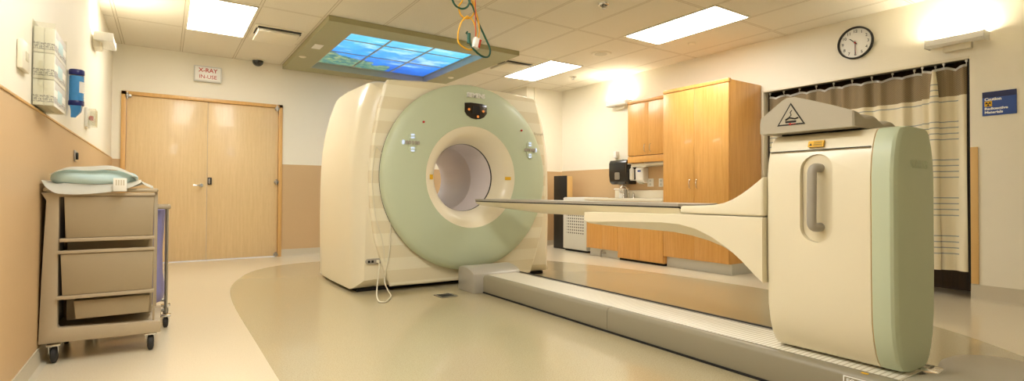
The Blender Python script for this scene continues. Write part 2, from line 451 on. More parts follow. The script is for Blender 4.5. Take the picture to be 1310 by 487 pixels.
def inside(pt, poly):
    c = False; n = len(poly); x, y = pt
    for i in range(n):
        x1, y1 = poly[i]; x2, y2 = poly[(i + 1) % n]
        if (y1 > y) != (y2 > y) and x < (x2 - x1) * (y - y1) / (y2 - y1) + x1: c = not c
    return c
fb = bmesh.new(); fv = [fb.verts.new((v.x, v.y, 0)) for v in V2]
for f in F2:
    f = list(f)
    fc = fb.faces.new([fv[i] for i in f]); c = fc.calc_center_median(); fc.material_index = 1 if inside((c.x, c.y), inl) else 0
fb.normal_update()
for f in fb.faces:
    if f.normal.z < 0: f.normal_flip()
struct('floor', fb, [M['floor'], M['floor2']], smooth=0, recalc=False)

# ceiling with the hole for the lit picture
OX0, OX1, OY0, OY1 = 1.70, 3.44, 5.77, 7.70
cb = bmesh.new()
xs = [XL - 0.1, OX0, OX1, XR + 0.15]; ys = [YF - 0.1, OY0, OY1, YB + 0.1]
for i in range(3):
    for j in range(3):
        if i == 1 and j == 1: continue
        box((xs[i], ys[j], HC), (xs[i + 1], ys[j + 1], HC + 0.05), bm=cb)
struct('ceiling', cb, M['ceil'], smooth=0)

WH = 1.315          # wainscot height
struct('wall_left', box((XL - 0.12, YF, -0.02), (XL, YB + 0.12, HC + 0.02)), M['wall'], smooth=0)
struct('wall_front', box((XL - 0.12, YF - 0.12, -0.02), (XR + 0.12, YF, HC + 0.02)), M['wall'], smooth=0)
JX, JY = 5.11, 7.20         # corner bump
DX0, DX1, DZ = -0.455, 1.395, 2.16
b = box((XL - 0.12, YB, -0.02), (DX0, YB + 0.12, HC + 0.02)); box((DX1, YB, -0.02), (JX + 0.1, YB + 0.12, HC + 0.02), bm=b); box((DX0, YB, DZ), (DX1, YB + 0.12, HC + 0.02), bm=b)
struct('wall_back', b, M['wall'], smooth=0)
b = box((JX, JY, 0), (XR + 0.1, YB + 0.1, HC + 0.01))
struct('wall_back_corner', b, M['wall'], smooth=0)
# right wall with the curtained opening
PY0, PY1, PZ = 1.548, 3.455, 2.137
b = box((XR, PY1, -0.02), (XR + 0.12, YB, HC + 0.02)); box((XR, YF, -0.02), (XR + 0.12, PY0, HC + 0.02), bm=b); box((XR, PY0, PZ), (XR + 0.12, PY1, HC + 0.02), bm=b)
struct('wall_right', b, M['wall'], smooth=0)
# alcove behind the curtain
b = box((6.42, 1.2, -0.02), (6.50, 3.8, 2.4)); box((XR + 0.12, 1.2, -0.02), (6.42, 1.28, 2.4), bm=b); box((XR + 0.12, 3.72, -0.02), (6.42, 3.8, 2.4), bm=b); box((XR + 0.12, 1.2, 2.32), (6.5, 3.8, 2.4), bm=b)
struct('wall_alcove', b, M['alcove'], smooth=0)
# opening trim (thin steel edge)
b = box((XR - 0.008, PY0 - 0.0, PZ - 0.012), (XR + 0.06, PY1, PZ + 0.012), 0.002); box((XR - 0.008, PY1 - 0.012, 0.1), (XR + 0.06, PY1 + 0.012, PZ + 0.012), 0.002, bm=b)
struct('trim_1', b, M['offwhite'])
struct('trim_2', box((XR + 0.001, PY0, 0.1), (XR + 0.11, PY0 + 0.012, PZ - 0.012), 0.002), M['dark'])
struct('trim_3', box((XR - 0.012, PY0 - 0.055, 0.145), (XR, PY0 - 0.002, 1.34), 0.003), M['strip'])
# wainscots
T = 0.008
b = box((XL, YF, 0.0), (XL + T, YB, WH), 0.001)
struct('trim_4', b, M['wains'], smooth=0)
b = bmesh.new()
for y0, y1 in ((-1.6, 0.6), (0.6, 3.05), (3.05, 5.5), (5.5, YB)): box((XL, y0, WH), (XL + 0.013, y1 - 0.003, WH + 0.012), 0.002, bm=b)
struct('trim_5', b, M['maplef'])
b = box((XL + T, YB - T, 0.0), (DX0 - 0.001, YB, WH), 0.001); box((DX1 + 0.001, YB - T, 0.0), (JX, YB, WH), 0.001, bm=b)
struct('trim_6', b, M['wains'], smooth=0)
b = box((JX, JY - T, 0.0), (XR, JY, WH - 0.01), 0.001)
struct('trim_7', b, M['wains'], smooth=0)
b = box((XR - T, 4.4, 0.0), (XR, JY - T, WH - 0.0), 0.001); box((XR - T, PY1 + 0.02, 0.0), (XR, 3.55, WH + 0.02), 0.001, bm=b)
struct('trim_8', b, M['wains'], smooth=0)
# vertical channel trims on the corner bump
b = box((JX - 0.004, JY - 0.02, WH), (JX + 0.05, JY, HC), 0.003); box((JX + 0.16, JY - 0.02, WH), (JX + 0.20, JY, HC), 0.003, bm=b)
struct('trim_9', b, M['offwhite'])
# cove bases
def cove(path, name, h=0.10):
    """path: list of (x,y) along the wall foot, room on the right-hand side given by normal list"""
    pass
def base_y(name, x, y0, y1, sgn, h=0.10):
    poly = [(0, 0), (0.035, 0), (0.014, 0.012), (0.009, 0.035), (0.006, h), (0, h)]
    P_ = [(x + sgn * p[0], p[1]) for p in poly]
    struct(name, prism(P_, 'y', y0, y1), M['base'])
def base_x(name, y, x0, x1, h=0.10):
    poly = [(0, 0), (-0.035, 0), (-0.014, 0.012), (-0.009, 0.035), (-0.006, h), (0, h)]
    struct(name, prism([(y + p[0], p[1]) for p in poly], 'x', x0, x1), M['base'])
base_y('baseboard_left', XL + T, YF, YB - T, 1, 0.09)
base_x('baseboard_back', YB - T, DX1 + 0.001, JX, 0.10)
base_x('baseboard_corner', JY - T, JX, XR - T)
base_y('baseboard_right', XR, YF, PY0, -1, 0.14)
base_y('baseboard_right_rear', XR - T, 5.9, JY - T, -1)

# double door
dr = bpy.data.objects.new('door_1', None); COL.objects.link(dr); dr.location = (0.47, YB, 0); dr['kind'] = 'structure'
dr['label'] = 'pale maple double door in the back wall'
b = box((DX0, YB - 0.03, 0), (DX0 + 0.05, YB + 0.1, DZ), 0.004); box((DX1 - 0.05, YB - 0.03, 0), (DX1, YB + 0.1, DZ), 0.004, bm=b); box((DX0, YB - 0.03, DZ - 0.045), (DX1, YB + 0.1, DZ), 0.004, bm=b)
obj('door_frame', b, M['maplef'], dr)
for (a, c) in ((DX0 + 0.053, 0.470), (0.474, DX1 - 0.053)):
    obj('door_leaf', box((a, YB + 0.0, 0.012), (c, YB + 0.045, DZ - 0.048), 0.003), M['maple'], dr)
b = lathe([(0.0, -0.018), (0.024, -0.016), (0.026, 0), (0.0, 0)], (0.405, YB - 0.002, 1.0), 'y', 20)
tube([(0.405, YB - 0.01, 1.0), (0.405, YB - 0.055, 1.0), (0.39, YB - 0.06, 1.0), (0.315, YB - 0.06, 1.0)], 0.009, 8, bm=b)
obj('door_handle', b, M['chrome'], dr)
b = box((0.478, YB - 0.022, 1.01), (0.525, YB + 0.0, 1.105), 0.004); obj('door_latch', b, M['black'], dr)
obj('latch_plate', box((0.486, YB - 0.027, 1.025), (0.506, YB - 0.02, 1.09), 0.002), M['steel'], dr)
for p in ((DX0 + 0.06, 2.105), (DX1 - 0.075, 2.105), (DX1 - 0.075, 1.06), (DX1 - 0.075, 0.03)):
    b = box((p[0] - 0.025, YB - 0.03, p[1] - 0.018), (p[0] + 0.04, YB - 0.0, p[1] + 0.018), 0.004); lathe([(0.012, -0.04), (0.012, 0.04)], (p[0], YB - 0.035, p[1]), 'z', 12, bm=b)
    obj('hinge', b, M['steel'], dr)

# ------------------------------------------------------------------ ceiling fixtures
def troffer(x0, y0, label, x1=None, y1=None, grp='recessed ceiling lights'):
    x1 = x1 or x0 + 0.585; y1 = y1 or y0 + 1.20
    t = thing('ceiling_light', label, 'ceiling light', ((x0 + x1) / 2, (y0 + y1) / 2, HC), grp)
    b = bmesh.new(); w = 0.016
    for lo, hi in (((x0, y0), (x1, y0 + w)), ((x0, y1 - w), (x1, y1)), ((x0, y0 + w), (x0 + w, y1 - w)), ((x1 - w, y0 + w), (x1, y1 - w))):
        box((lo[0], lo[1], HC - 0.012), (hi[0], hi[1], HC - 0.0005), 0.002, bm=b)
    obj('frame', b, M['offwhite'], t)
    obj('diffuser', box((x0 + w, y0 + w, HC - 0.008), (x1 - w, y1 - w, HC - 0.001)), M['troffer'], t, smooth=0)
    return t
troffer(0.172, 5.62, 'square-ended white ceiling light above the double door, left of the blue picture')
troffer(4.385, 3.04, 'long white ceiling light nearest the clock, the larger of the right pair')
troffer(4.36, 5.57, 'white ceiling light further back, just right of the blue ceiling picture')
troffer(0.172, 2.0, 'added unseen ceiling light over the left side, brightening the foreground')  # added lamp out of view, lifts the foreground brightness
troffer(0.172, 0.79, 'added unseen ceiling light over the left side nearest the camera, brightening the foreground')  # second added lamp out of view, lights the tower's near face

def vent(x0, y0, x1, y1, label):
    t = thing('air_vent', label, 'air vent', ((x0 + x1) / 2, (y0 + y1) / 2, HC), 'ceiling air vents')
    b = box((x0, y0, HC - 0.012), (x1, y1, HC - 0.0005), 0.002); obj('backing', b, M['offwhite'], t)
    obj('slot', box((x0 + 0.03, y0 + 0.02, HC - 0.0135), (x1 - 0.03, y0 + 0.085, HC - 0.0115)), M['dark'], t)
    obj('slot', box((x0 + 0.02, y0 + 0.1, HC - 0.0135), (x0 + 0.035, y1 - 0.25, HC - 0.0115)), M['dark'], t)
    obj('slot', box((x1 - 0.035, y0 + 0.1, HC - 0.0135), (x1 - 0.02, y1 - 0.25, HC - 0.0115)), M['dark'], t)
    obj('blade', box((x0 + 0.04, y0 + 0.085, HC - 0.045), (x1 - 0.04, y1 - 0.03, HC - 0.012), 0.008), M['offwhite'], t)
vent(0.80, 6.20, 1.31, 6.80, 'white slot air vent beside the left ceiling light')
vent(3.84, 5.86, 4.32, 6.40, 'white slot air vent between blue picture and rear right light')

def disc_thing(name, label, cat, c, prof, mat, mat2=None, prof2=None):
    t = thing(name, label, cat, c); obj('housing', lathe(prof, c, 'z', 28), mat, t)
    if prof2: obj('grille' if name == 'ceiling_speaker' else 'centre', lathe(prof2, c, 'z', 28), mat2, t)
    return t
disc_thing('ceiling_speaker', 'round white ceiling speaker between the two right lights', 'speaker', (4.70, 4.95, HC), [(0, -0.006), (0.085, -0.008), (0.115, -0.016), (0.13, -0.010), (0.135, -0.001), (0, -0.001)], M['offwhite'], M['greyprint'], [(0, -0.012), (0.08, -0.012), (0.083, -0.006), (0, -0.006)])
def sprinkler(c, label):
    t = thing('sprinkler_head', label, 'sprinkler', c, 'ceiling sprinklers')
    obj('rim', lathe([(0, -0.001), (0.055, -0.001), (0.052, -0.010), (0.036, -0.016), (0.034, -0.004), (0, -0.004)], c, 'z', 24), M['chrome'], t)
    b = lathe([(0, -0.004), (0.012, -0.004), (0.010, -0.04), (0.0, -0.042)], c, 'z', 12); lathe([(0, -0.040), (0.026, -0.041), (0.026, -0.046), (0, -0.046)], c, 'z', 20, bm=b)
    obj('nozzle', b, M['steel'], t)
sprinkler((3.49, 3.64, HC), 'chrome sprinkler head at the top edge of the frame above the table')
sprinkler((5.28, 6.18, HC), 'chrome sprinkler head at the rear, near the back right corner')
disc_thing('ceiling_sensor', 'small flat white disc on the ceiling near the front right light', 'sensor', (5.27, 3.98, HC), [(0, -0.014), (0.035, -0.014), (0.045, -0.006), (0.047, -0.001), (0, -0.001)], M['offwhite'])
t = thing('security_camera', 'black dome security camera on the ceiling above the double door', 'camera', (1.05, 7.88, HC))
obj('rim', lathe([(0, -0.001), (0.088, -0.001), (0.088, -0.012), (0.074, -0.018), (0, -0.018)], (1.05, 7.88, HC), 'z', 28), M['offwhite'], t)
obj('dome', lathe([(0.072, -0.018)] + [(0.070 * math.cos(a), -0.03 - 0.062 * math.sin(a)) for a in [PI / 2 * k / 8 for k in range(8)]] + [(0, -0.093)], (1.05, 7.88, HC), 'z', 28), M['smoke'], t)

# backlit ceiling picture
t = thing('ceiling_picture', 'backlit blue underwater picture panel in a sage green frame on the ceiling', 'light panel', (2.57, 6.7, HC))
FX0, FX1, FY0, FY1 = 1.385, 3.765, 5.465, 7.985; zb, zt = 2.682, 2.739
b = bmesh.new()
for lo, hi in (((FX0, FY0), (FX1, OY0)), ((FX0, OY1), (FX1, FY1)), ((FX0, OY0), (OX0, OY1)), ((OX1, OY0), (FX1, OY1))):
    box((lo[0], lo[1], zb), (hi[0], hi[1], zt), bm=b)
bmesh.ops.remove_doubles(b, verts=b.verts, dist=1e-4)
obj('frame', b, M['sage'], t, smooth=0)
b = bmesh.new()
for lo, hi in (((OX0, OY0), (OX0 + 0.012, OY1)), ((OX1 - 0.012, OY0), (OX1, OY1)), ((OX0 + 0.012, OY0), (OX1 - 0.012, OY0 + 0.012)), ((OX0 + 0.012, OY1 - 0.012), (OX1 - 0.012, OY1))):
    box((lo[0] + 0.001, lo[1] + 0.001, zb + 0.002), (hi[0] - 0.001, hi[1] - 0.001, 2.80), bm=b)
box((OX0 + 0.001, OY0 + 0.001, 2.80), (OX1 - 0.001, OY1 - 0.001, 2.815), bm=b)
obj('recess_liner', b, M['recess'], t, smooth=0)
px = [OX0 + 0.045, OX0 + 0.045 + 0.54, OX0 + 0.045 + 1.11, OX1 - 0.02]; py = [OY0 + 0.014, OY0 + 0.58, OY0 + 1.20, OY1 - 0.02]
for i in range(3):
    for j in range(3):
        obj('picture_tile', box((px[i] + 0.012, py[j] + 0.012, 2.776), (px[i + 1] - 0.012, py[j + 1] - 0.012, 2.80)), M['ocean'], t, smooth=0)
b = bmesh.new()
for i in range(4): box((px[i] - 0.012, py[0], 2.768), (px[i] + 0.012, py[3], 2.79), bm=b)
for j in range(4): box((px[0], py[j] - 0.012, 2.770), (px[3], py[j] + 0.012, 2.79), bm=b)
obj('divider_grid', b, M['recess'], t, smooth=0)
obj('label_plate', box((1.47, 6.42, zb - 0.008), (1.57, 6.62, zb + 0.001), 0.002), M['white'], t)
for p in ((1.475, 7.12), (3.62, 7.1)): obj('downlight', lathe([(0, -0.01), (0.03, -0.012), (0.045, -0.004), (0.045, 0.002), (0, 0.002)], (p[0], p[1], zb), 'z', 24), M['offwhite'], t)

# ------------------------------------------------------------------ wall lights
def wall_light(c, n, label, L=0.40):
    """c: centre on the wall surface, n: +1 faces +X, -1 faces -X"""
    t = thing('wall_light', label, 'wall light', (c[0], c[1], c[2]), 'white wall uplights')
    x, y, z = c; s = n
    def bx(x0, x1, y0, y1, z0, z1, bev=0.003, bm=None): return box((min(x + s * x0, x + s * x1), y + y0, z + z0), (max(x + s * x0, x + s * x1), y + y1, z + z1), bev, bm=bm)
    obj('wall_bracket', bx(0.0, 0.06, -0.10, 0.10, -0.09, -0.02, 0.006), M['offwhite'], t)
    P_ = [(0.02, -0.035), (0.13, -0.045), (0.15, -0.03), (0.15, 0.02), (0.143, 0.02), (0.143, -0.025), (0.125, -0.037), (0.028, -0.028), (0.028, 0.02), (0.02, 0.02)]
    obj('channel', prism([(x + s * p[0], z + p[1]) for p in P_], 'y', y - L / 2, y + L / 2), M['white'], t)
    for q in (-L / 2 - 0.012, L / 2): obj('end_cap', bx(0.015, 0.155, q, q + 0.012, -0.048, 0.026, 0.004), M['white'], t)
    obj('lamp_tube', lathe([(0.013, -L / 2 + 0.005), (0.013, L / 2 - 0.005)], (x + s * 0.09, y, z - 0.008), 'y', 16), M['tube'], t)
    return t
wall_light((XR, 1.62, 2.30), -1, 'white wall uplight right of the clock, above the curtained opening')
wall_light((XR, 5.73, 2.32), -1, 'white wall uplight left of the upper cabinet')
wall_light((XL, 5.98, 2.29), 1, 'white wall uplight on the left wall near the ceiling', 0.36)

# clock
c = (XR, 2.452, 2.478)
t = thing('wall_clock', 'round white clock with black rim and numerals above the opening', 'clock', c)
R0 = 0.165
obj('rim', lathe([(R0 - 0.018, -0.012), (R0 - 0.012, -0.036), (R0 - 0.004, -0.040), (R0, -0.030), (R0, -0.001), (R0 - 0.018, -0.001)], c, 'x', 64, closed=True), M['black'], t)
obj('dial', lathe([(0, -0.014), (R0 - 0.016, -0.014), (R0 - 0.016, -0.002), (0, -0.002)], c, 'x', 64), M['white'], t)
for h in range(1, 13):
    a = PI / 2 - h * PI / 6; obj('numeral', textbm(str(h), 0.042, (c[0] - 0.0165, c[1] - 0.118 * math.cos(a), c[2] + 0.118 * math.sin(a)), RY), M['blackmark'], t)
def hand(ang, L, w, name, mt, d):
    a = PI / 2 - ang; b = tube([(c[0] - d, c[1] + 0.02 * math.cos(a), c[2] - 0.02 * math.sin(a)), (c[0] - d, c[1] - L * math.cos(a), c[2] + L * math.sin(a))], w, 6); obj(name, b, mt, t)
hand((10 + 0.5) / 12 * 2 * PI, 0.07, 0.004, 'hour_hand', M['blackmark'], 0.019)
hand(30 / 60 * 2 * PI, 0.11, 0.003, 'minute_hand', M['blackmark'], 0.022)
hand(29.5 / 60 * 2 * PI, 0.115, 0.0012, 'second_hand', M['red'], 0.026)
obj('centre_cap', lathe([(0, -0.03), (0.008, -0.03), (0.008, -0.015), (0, -0.015)], c, 'x', 14), M['red'], t)

# radioactive sign
t = thing('warning_sign', 'blue sign with a yellow radiation symbol on the right wall', 'sign', (XR, 1.352, 1.60))
x = XR - 0.001
obj('sign_board', box((x - 0.007, 1.243, 1.603), (x, 1.462, 1.808), 0.001), M['signblue'], t)
obj('top_band', box((x - 0.0085, 1.244, 1.758), (x - 0.006, 1.461, 1.807)), M['signnavy'], t)
obj('lettering', merge(textbm('Caution', 0.034, (x - 0.008, 1.447, 1.742), RY, align='LEFT', bold=0.0012), merge(textbm('Radioactive', 0.030, (x - 0.008, 1.447, 1.662), RY, align='LEFT', bold=0.0012, squeeze=1.08), textbm('Materials', 0.030, (x - 0.008, 1.447, 1.630), RY, align='LEFT', bold=0.0012, squeeze=1.08))), M['whiteprint'], t)
pn = obj('yellow_patch', box((x - 0.0092, 1.398, 1.682), (x - 0.006, 1.447, 1.727)), M['yellow'], t)
b = bmesh.new(); cy_, cz_ = 1.4225, 1.704
for k in range(3):
    a0 = PI / 2 + k * 2 * PI / 3 - PI / 6 + PI
    pts = [(cy_ - r * math.cos(a), cz_ + r * math.sin(a)) for r, a in [(0.005, a0), (0.019, a0), (0.019, a0 + PI / 6), (0.019, a0 + PI / 3), (0.005, a0 + PI / 3)]]
    prism(pts, 'x', x - 0.0105, x - 0.009, bm=b)
lathe([(0, -0.0105), (0.0035, -0.0105), (0.0035, -0.009), (0, -0.009)], (x, cy_, cz_), 'x', 12, bm=b)
obj('radiation_symbol', b, M['blackmark'], pn)

# x-ray sign
t = thing('lit_sign', 'white X-RAY IN-USE sign box above the double door', 'sign', (0.46, YB, 2.37))
obj('sign_box', box((0.303, YB - 0.07, 2.372), (0.622, YB - 0.001, 2.578), 0.008), M['ltgrey'], t)
obj('sign_face', box((0.318, YB - 0.074, 2.387), (0.607, YB - 0.069, 2.563), 0.002), M['white'], t)
obj('lettering', textbm('X-RAY', 0.074, (0.462, YB - 0.076, 2.517), RX, bold=0.001), M['red'], t); obj('lettering', textbm('IN-USE', 0.068, (0.462, YB - 0.076, 2.432), RX), M['red'], t)

# ------------------------------------------------------------------ curtain in the opening
def curtain(y0, y1, x, label, seed, amp=0.03, waves=11, zbot=0.235, bulge=0.0):
    rnd = random.Random(seed); ph = rnd.random() * 6
    t = thing('privacy_curtain', label, 'curtain', (x, (y0 + y1) / 2, 0), 'curtains across the opening')
    NS = int(abs(y1 - y0) * 110) + 8
    def X(s, z):
        a = amp * (0.55 + 0.45 * (2.05 - z) / 1.8)
        return x + a * math.sin(2 * PI * waves * s + ph + 0.5 * math.sin(3.1 * s * PI)) + 0.4 * a * math.sin(2 * PI * waves * 1.63 * s + 2 * ph) + 0.008 * math.sin(z * 3 + s * 20) - bulge * math.exp(-((y0 + (y1 - y0) * s - 1.80) / 0.030) ** 2)
    def sheet(z0, z1, nz, top=0.0):
        b = bmesh.new(); g = []
        for j in range(nz + 1):
            row = []
            for i in range(NS + 1):
                s = i / NS; z = z0 + (z1 - z0) * j / nz
                w = (z - z0) / (z1 - z0)
                z += top * w * 0.025 * (abs(math.cos(PI * s * nh)) - 0.7)
                row.append(b.verts.new((X(s, z), y0 + (y1 - y0) * s, z)))
            g.append(row)
        for j in range(nz):
            for i in range(NS): b.faces.new((g[j][i], g[j][i + 1], g[j + 1][i + 1], g[j + 1][i]))
        return b
    nh = max(2, round(abs(y1 - y0) / 0.19))
    obj('cloth', sheet(zbot, 1.815, 24), M['curtain'], t, smooth=60)
    obj('net_band', sheet(1.815, 2.06, 8, 1), M['net'], t, smooth=60)
    b = sheet(2.055, 2.078, 2, 0)
    for v in b.verts:
        s = (v.co.y - y0) / (y1 - y0); v.co.z += 0.025 * (abs(math.cos(PI * s * nh)) - 0.7); v.co.x -= 0.002
    r_ = bmesh.ops.solidify(b, geom=b.faces[:], thickness=0.004)
    obj('header_tape', b, M['white'], t, smooth=60)
    for k in range(nh + 1):
        s = k / nh; yy = y0 + (y1 - y0) * min(max(s, 0.01), 0.99)
        b = tube([(X(s, 2.07), yy, 2.07), (x - 0.004, yy, 2.095), (x, yy, 2.122)], 0.004, 6)
        box((x - 0.010, yy - 0.008, 2.105), (x + 0.010, yy + 0.008, 2.124), 0.002, bm=b)
        obj('hook', b, M['white'], t)
    return t
curtain(3.43, 1.80, XR + 0.085, 'long cream curtain with grey stripes and brown net top, behind the table tower', 3, 0.034, 9)
ct = curtain(1.90, 1.57, XR + 0.02, 'narrow gathered end of striped curtain by the right edge of the opening', 5, 0.020, 2.3, 0.24, 0.065)
secs = []
for z, ry in ((0.24, 0.042), (0.8, 0.040), (1.4, 0.037), (1.78, 0.035), (1.95, 0.024), (2.05, 0.012)):
    secs.append([(5.874 + 0.030 * math.sin(a), 1.795 + ry * math.cos(a), z) for a in [2 * PI * k / 24 for k in range(24)]])
obj('gathered_fold', loft(secs), M['curtain'], ct, smooth=60)
t = thing('curtain_track', 'thin metal curtain track along the head of the opening', 'curtain track', (XR + 0.05, 2.5, 2.124))
obj('rail', box((XR + 0.018, PY0 + 0.014, 2.1245), (XR + 0.088, PY1 - 0.014, 2.1365), 0.001), M['steel'], t)

# ------------------------------------------------------------------ cabinets
def pull(parent, x, y, z, r=0.035, up=True):
    pts = [(x, y, z - 0.055), (x - 0.02, y, z - 0.045), (x - 0.03, y, z), (x - 0.02, y, z + 0.045), (x, y, z + 0.055)]
    return obj('handle', tube(smoothpath(pts, 5), 0.005, 8), M['chrome'], parent)
CX = 5.25
# tall cabinet
y0, y1 = 3.471, 4.395
t = thing('tall_cabinet', 'tall orange maple storage cabinet with two doors', 'cabinet', (CX + 0.3, (y0 + y1) / 2, 0))
b = box((CX + 0.022, y0, 0.13), (XR - T - 0.002, y1, 2.215), 0.002); obj('body', b, M['oak'], t)
obj('cornice', box((CX - 0.004, y0 - 0.002, 2.184), (CX + 0.04, y1, 2.226), 0.002), M['oak'], t)
obj('toe_kick', box((CX + 0.07, y0 + 0.01, 0.0), (XR - 0.05, y1 - 0.005, 0.13)), M['ltgrey'], t)
for a, c_, hy in ((y0 + 0.003, 3.930, 3.887), (3.934, y1 - 0.003, 3.985)):
    d = obj('door', box((CX, a, 0.132), (CX + 0.02, c_, 2.176), 0.002), M['oak'], t); pull(d, CX, hy, 1.04)
# base cabinets
y0, y1 = 4.399, 5.188
t = thing('base_cabinet', 'orange maple base cabinet reaching nearly to the floor, left of tall cabinet', 'cabinet', (CX + 0.3, (y0 + y1) / 2, 0))
obj('body', box((CX + 0.022, y0, 0.03), (XR - T - 0.002, y1, 0.815), 0.002), M['oak'], t)
obj('plinth', box((CX + 0.04, y0 + 0.005, 0.0), (XR - 0.05, y1 - 0.005, 0.03)), M['dark'], t)
for a, c_, hy in ((y0 + 0.003, 4.788, 4.75), (4.792, y1 - 0.003, 4.83)):
    d = obj('door', box((CX, a, 0.034), (CX + 0.02, c_, 0.80), 0.002), M['oak'], t); pull(d, CX, hy, 0.70)
y0, y1 = 5.192, 5.83
t = thing('base_cabinet', 'shorter orange maple base cabinet on a grey plinth, under the sink', 'cabinet', (CX + 0.3, (y0 + y1) / 2, 0))
obj('body', box((CX + 0.022, y0, 0.118), (XR - T - 0.002, y1, 0.815), 0.002), M['oak'], t)
obj('toe_kick', box((CX + 0.07, y0 + 0.005, 0.0), (XR - 0.05, y1 - 0.01, 0.118)), M['ltgrey'], t)
for a, c_, hy in ((y0 + 0.003, 5.498, 5.46), (5.502, y1 - 0.003, 5.54)):
    d = obj('door', box((CX, a, 0.12), (CX + 0.02, c_, 0.80), 0.002), M['oak'], t); pull(d, CX, hy, 0.70)
b = tube(smoothpath([(5.305, 5.56, 0.09), (5.290, 5.56, 0.07), (5.285, 5.56, 0.03), (5.285, 5.56, 0.0)], 4), 0.012, 8); tube([(5.305, 5.48, 0.06), (5.300, 5.52, 0.06), (5.288, 5.56, 0.06)], 0.011, 8, bm=b)
o = obj('pipe_fitting', b, M['steel']); tagset(o, 'small metal pipe fitting low on the floor under the sink cabinet', 'pipe')
# counter with basin and splash
t = thing('countertop', 'cream laminate countertop with backsplash and sink', 'countertop', (5.6, 5.1, 0.82))
b = box((CX - 0.015, 4.399, 0.816), (XR - T - 0.002, 5.86, 0.853), 0.004)
cut = prism(rrect(5.42, 5.28, 5.74, 5.70, 0.06), 'z', 0.80, 0.90)
obj('worktop', boolean_diff(b, cut), M['offwhite'], t)
obj('backsplash', box((XR - 0.03, 4.399, 0.854), (XR - T - 0.002, 5.86, 0.972), 0.003), M['offwhite'], t)
pts_o = [(p[0], p[1]) for p in rrect(5.421, 5.281, 5.739, 5.699, 0.06)]; pts_i = [(p[0], p[1]) for p in rrect(5.45, 5.31, 5.71, 5.67, 0.05)]
sec = [[(p[0], p[1], 0.853) for p in pts_o], [(p[0], p[1], 0.83) for p in pts_i], [(p[0], p[1], 0.819) for p in pts_i]]
obj('sink_bowl', loft(sec, cap=False), M['steel'], t)
# faucet
fx, fy = 5.775, 5.48
t = thing('faucet', 'chrome gooseneck faucet with two lever handles behind the sink', 'faucet', (fx, fy, 0.853))
obj('spout', tube(smoothpath([(fx, fy, 0.853), (fx, fy, 0.95), (fx - 0.03, fy + 0.01, 1.01), (fx - 0.09, fy + 0.02, 1.04), (fx - 0.14, fy + 0.02, 1.01), (fx - 0.15, fy + 0.02, 0.96)], 6), 0.011, 10), M['chrome'], t)
for s in (-0.10, 0.10):
    b = lathe([(0.022, 0), (0.02, 0.03), (0.012, 0.05), (0.012, 0.075), (0, 0.08)], (fx, fy + s, 0.853), 'z', 14); tube([(fx, fy + s, 0.92), (fx - 0.05, fy + s * 1.3, 0.945)], 0.006, 8, bm=b)
    obj('lever', b, M['chrome'], t)
# white soap/caddy block by the faucet
t = thing('soap_caddy', 'white plastic caddy and dish standing by the faucet on the countertop', 'caddy', (5.82, 5.68, 0.853))
obj('stand', box((5.79, 5.60, 0.853), (5.86, 5.70, 0.98), 0.01), M['white'], t)
obj('dish', box((5.74, 5.55, 0.98), (5.86, 5.76, 1.0), 0.008), M['white'], t)
# upper cabinet
UX = 5.57; y0, y1 = 4.399, 5.306
t = thing('wall_cabinet', 'small orange maple wall cabinet with two doors over the counter', 'cabinet', (UX + 0.16, (y0 + y1) / 2, 1.36))
obj('body', box((UX + 0.022, y0, 1.462), (XR - T - 0.001, y1, 2.235), 0.002), M['oak'], t)
obj('cornice', box((UX - 0.006, y0, 2.206), (UX + 0.03, y1 + 0.002, 2.246), 0.002), M['oakedge'], t)
obj('light_rail', box((UX, y0, 1.362), (UX + 0.02, y1, 1.452), 0.002), M['oak'], t)
obj('end_panel', box((UX + 0.02, y1 - 0.018, 1.362), (XR - T - 0.001, y1, 1.462), 0.001), M['oak'], t)
for a, c_, hy in ((y0 + 0.003, 4.924, 4.875), (4.928, y1 - 0.003, 4.975)):
    d = obj('door', box((UX, a, 1.462), (UX + 0.02, c_, 2.20), 0.002), M['oak'], t); pull(d, UX, hy, 1.56)
t = thing('under_cabinet_light', 'flat cream lamp strip fixed under the wall cabinet', 'light', (5.72, 4.85, 1.32))
obj('housing', box((5.60, 4.42, 1.318), (5.80, 5.27, 1.352), 0.008), M['offwhite'], t)
b = prism([(5.62, 1.30), (5.86, 1.33), (5.86, 1.345), (5.62, 1.318)], 'y', 5.0, 5.26); obj('lens', b, M['white'], t)
# wall items over the counter
XW = XR - T
t = thing('towel_dispenser', 'black paper towel dispenser on the wall left of the cabinet', 'dispenser', (XW, 5.60, 1.06))
P_ = [(XW, 1.06), (XW - 0.17, 1.06), (XW - 0.21, 1.10), (XW - 0.225, 1.20), (XW - 0.225, 1.38), (XW - 0.20, 1.425), (XW - 0.02, 1.44), (XW, 1.44)]
obj('housing', prism(P_, 'y', 5.43, 5.79, 0.012, 3), M['ygrey'], t)
obj('window_insert', prism(rrect(5.56, 1.13, 5.66, 1.24, 0.02), 'x', XW - 0.229, XW - 0.222), M['steel'], t)
obj('key_lock', lathe([(0, -0.006), (0.012, -0.006), (0.012, 0)], (XW - 0.10, 5.61, 1.442), 'z', 12), M['steel'], t)
t = thing('bracket_box', 'small white box on the wall above the black towel dispenser', 'wall box', (XW, 5.88, 1.48))
obj('body', box((XR - 0.07, 5.80, 1.48), (XR - 0.001, 5.86, 1.58), 0.008), M['white'], t)
obj('arm', box((XR - 0.05, 5.81, 1.45), (XR - 0.02, 5.84, 1.482), 0.003), M['greyprint'], t)
t = thing('soap_dispenser', 'white boxy soap dispenser on the wall below the cabinet', 'dispenser', (XW, 5.32, 1.07))
P_ = [(XW, 1.075), (XW - 0.08, 1.085), (XW - 0.115, 1.12), (XW - 0.12, 1.28), (XW - 0.10, 1.30), (XW, 1.30)]
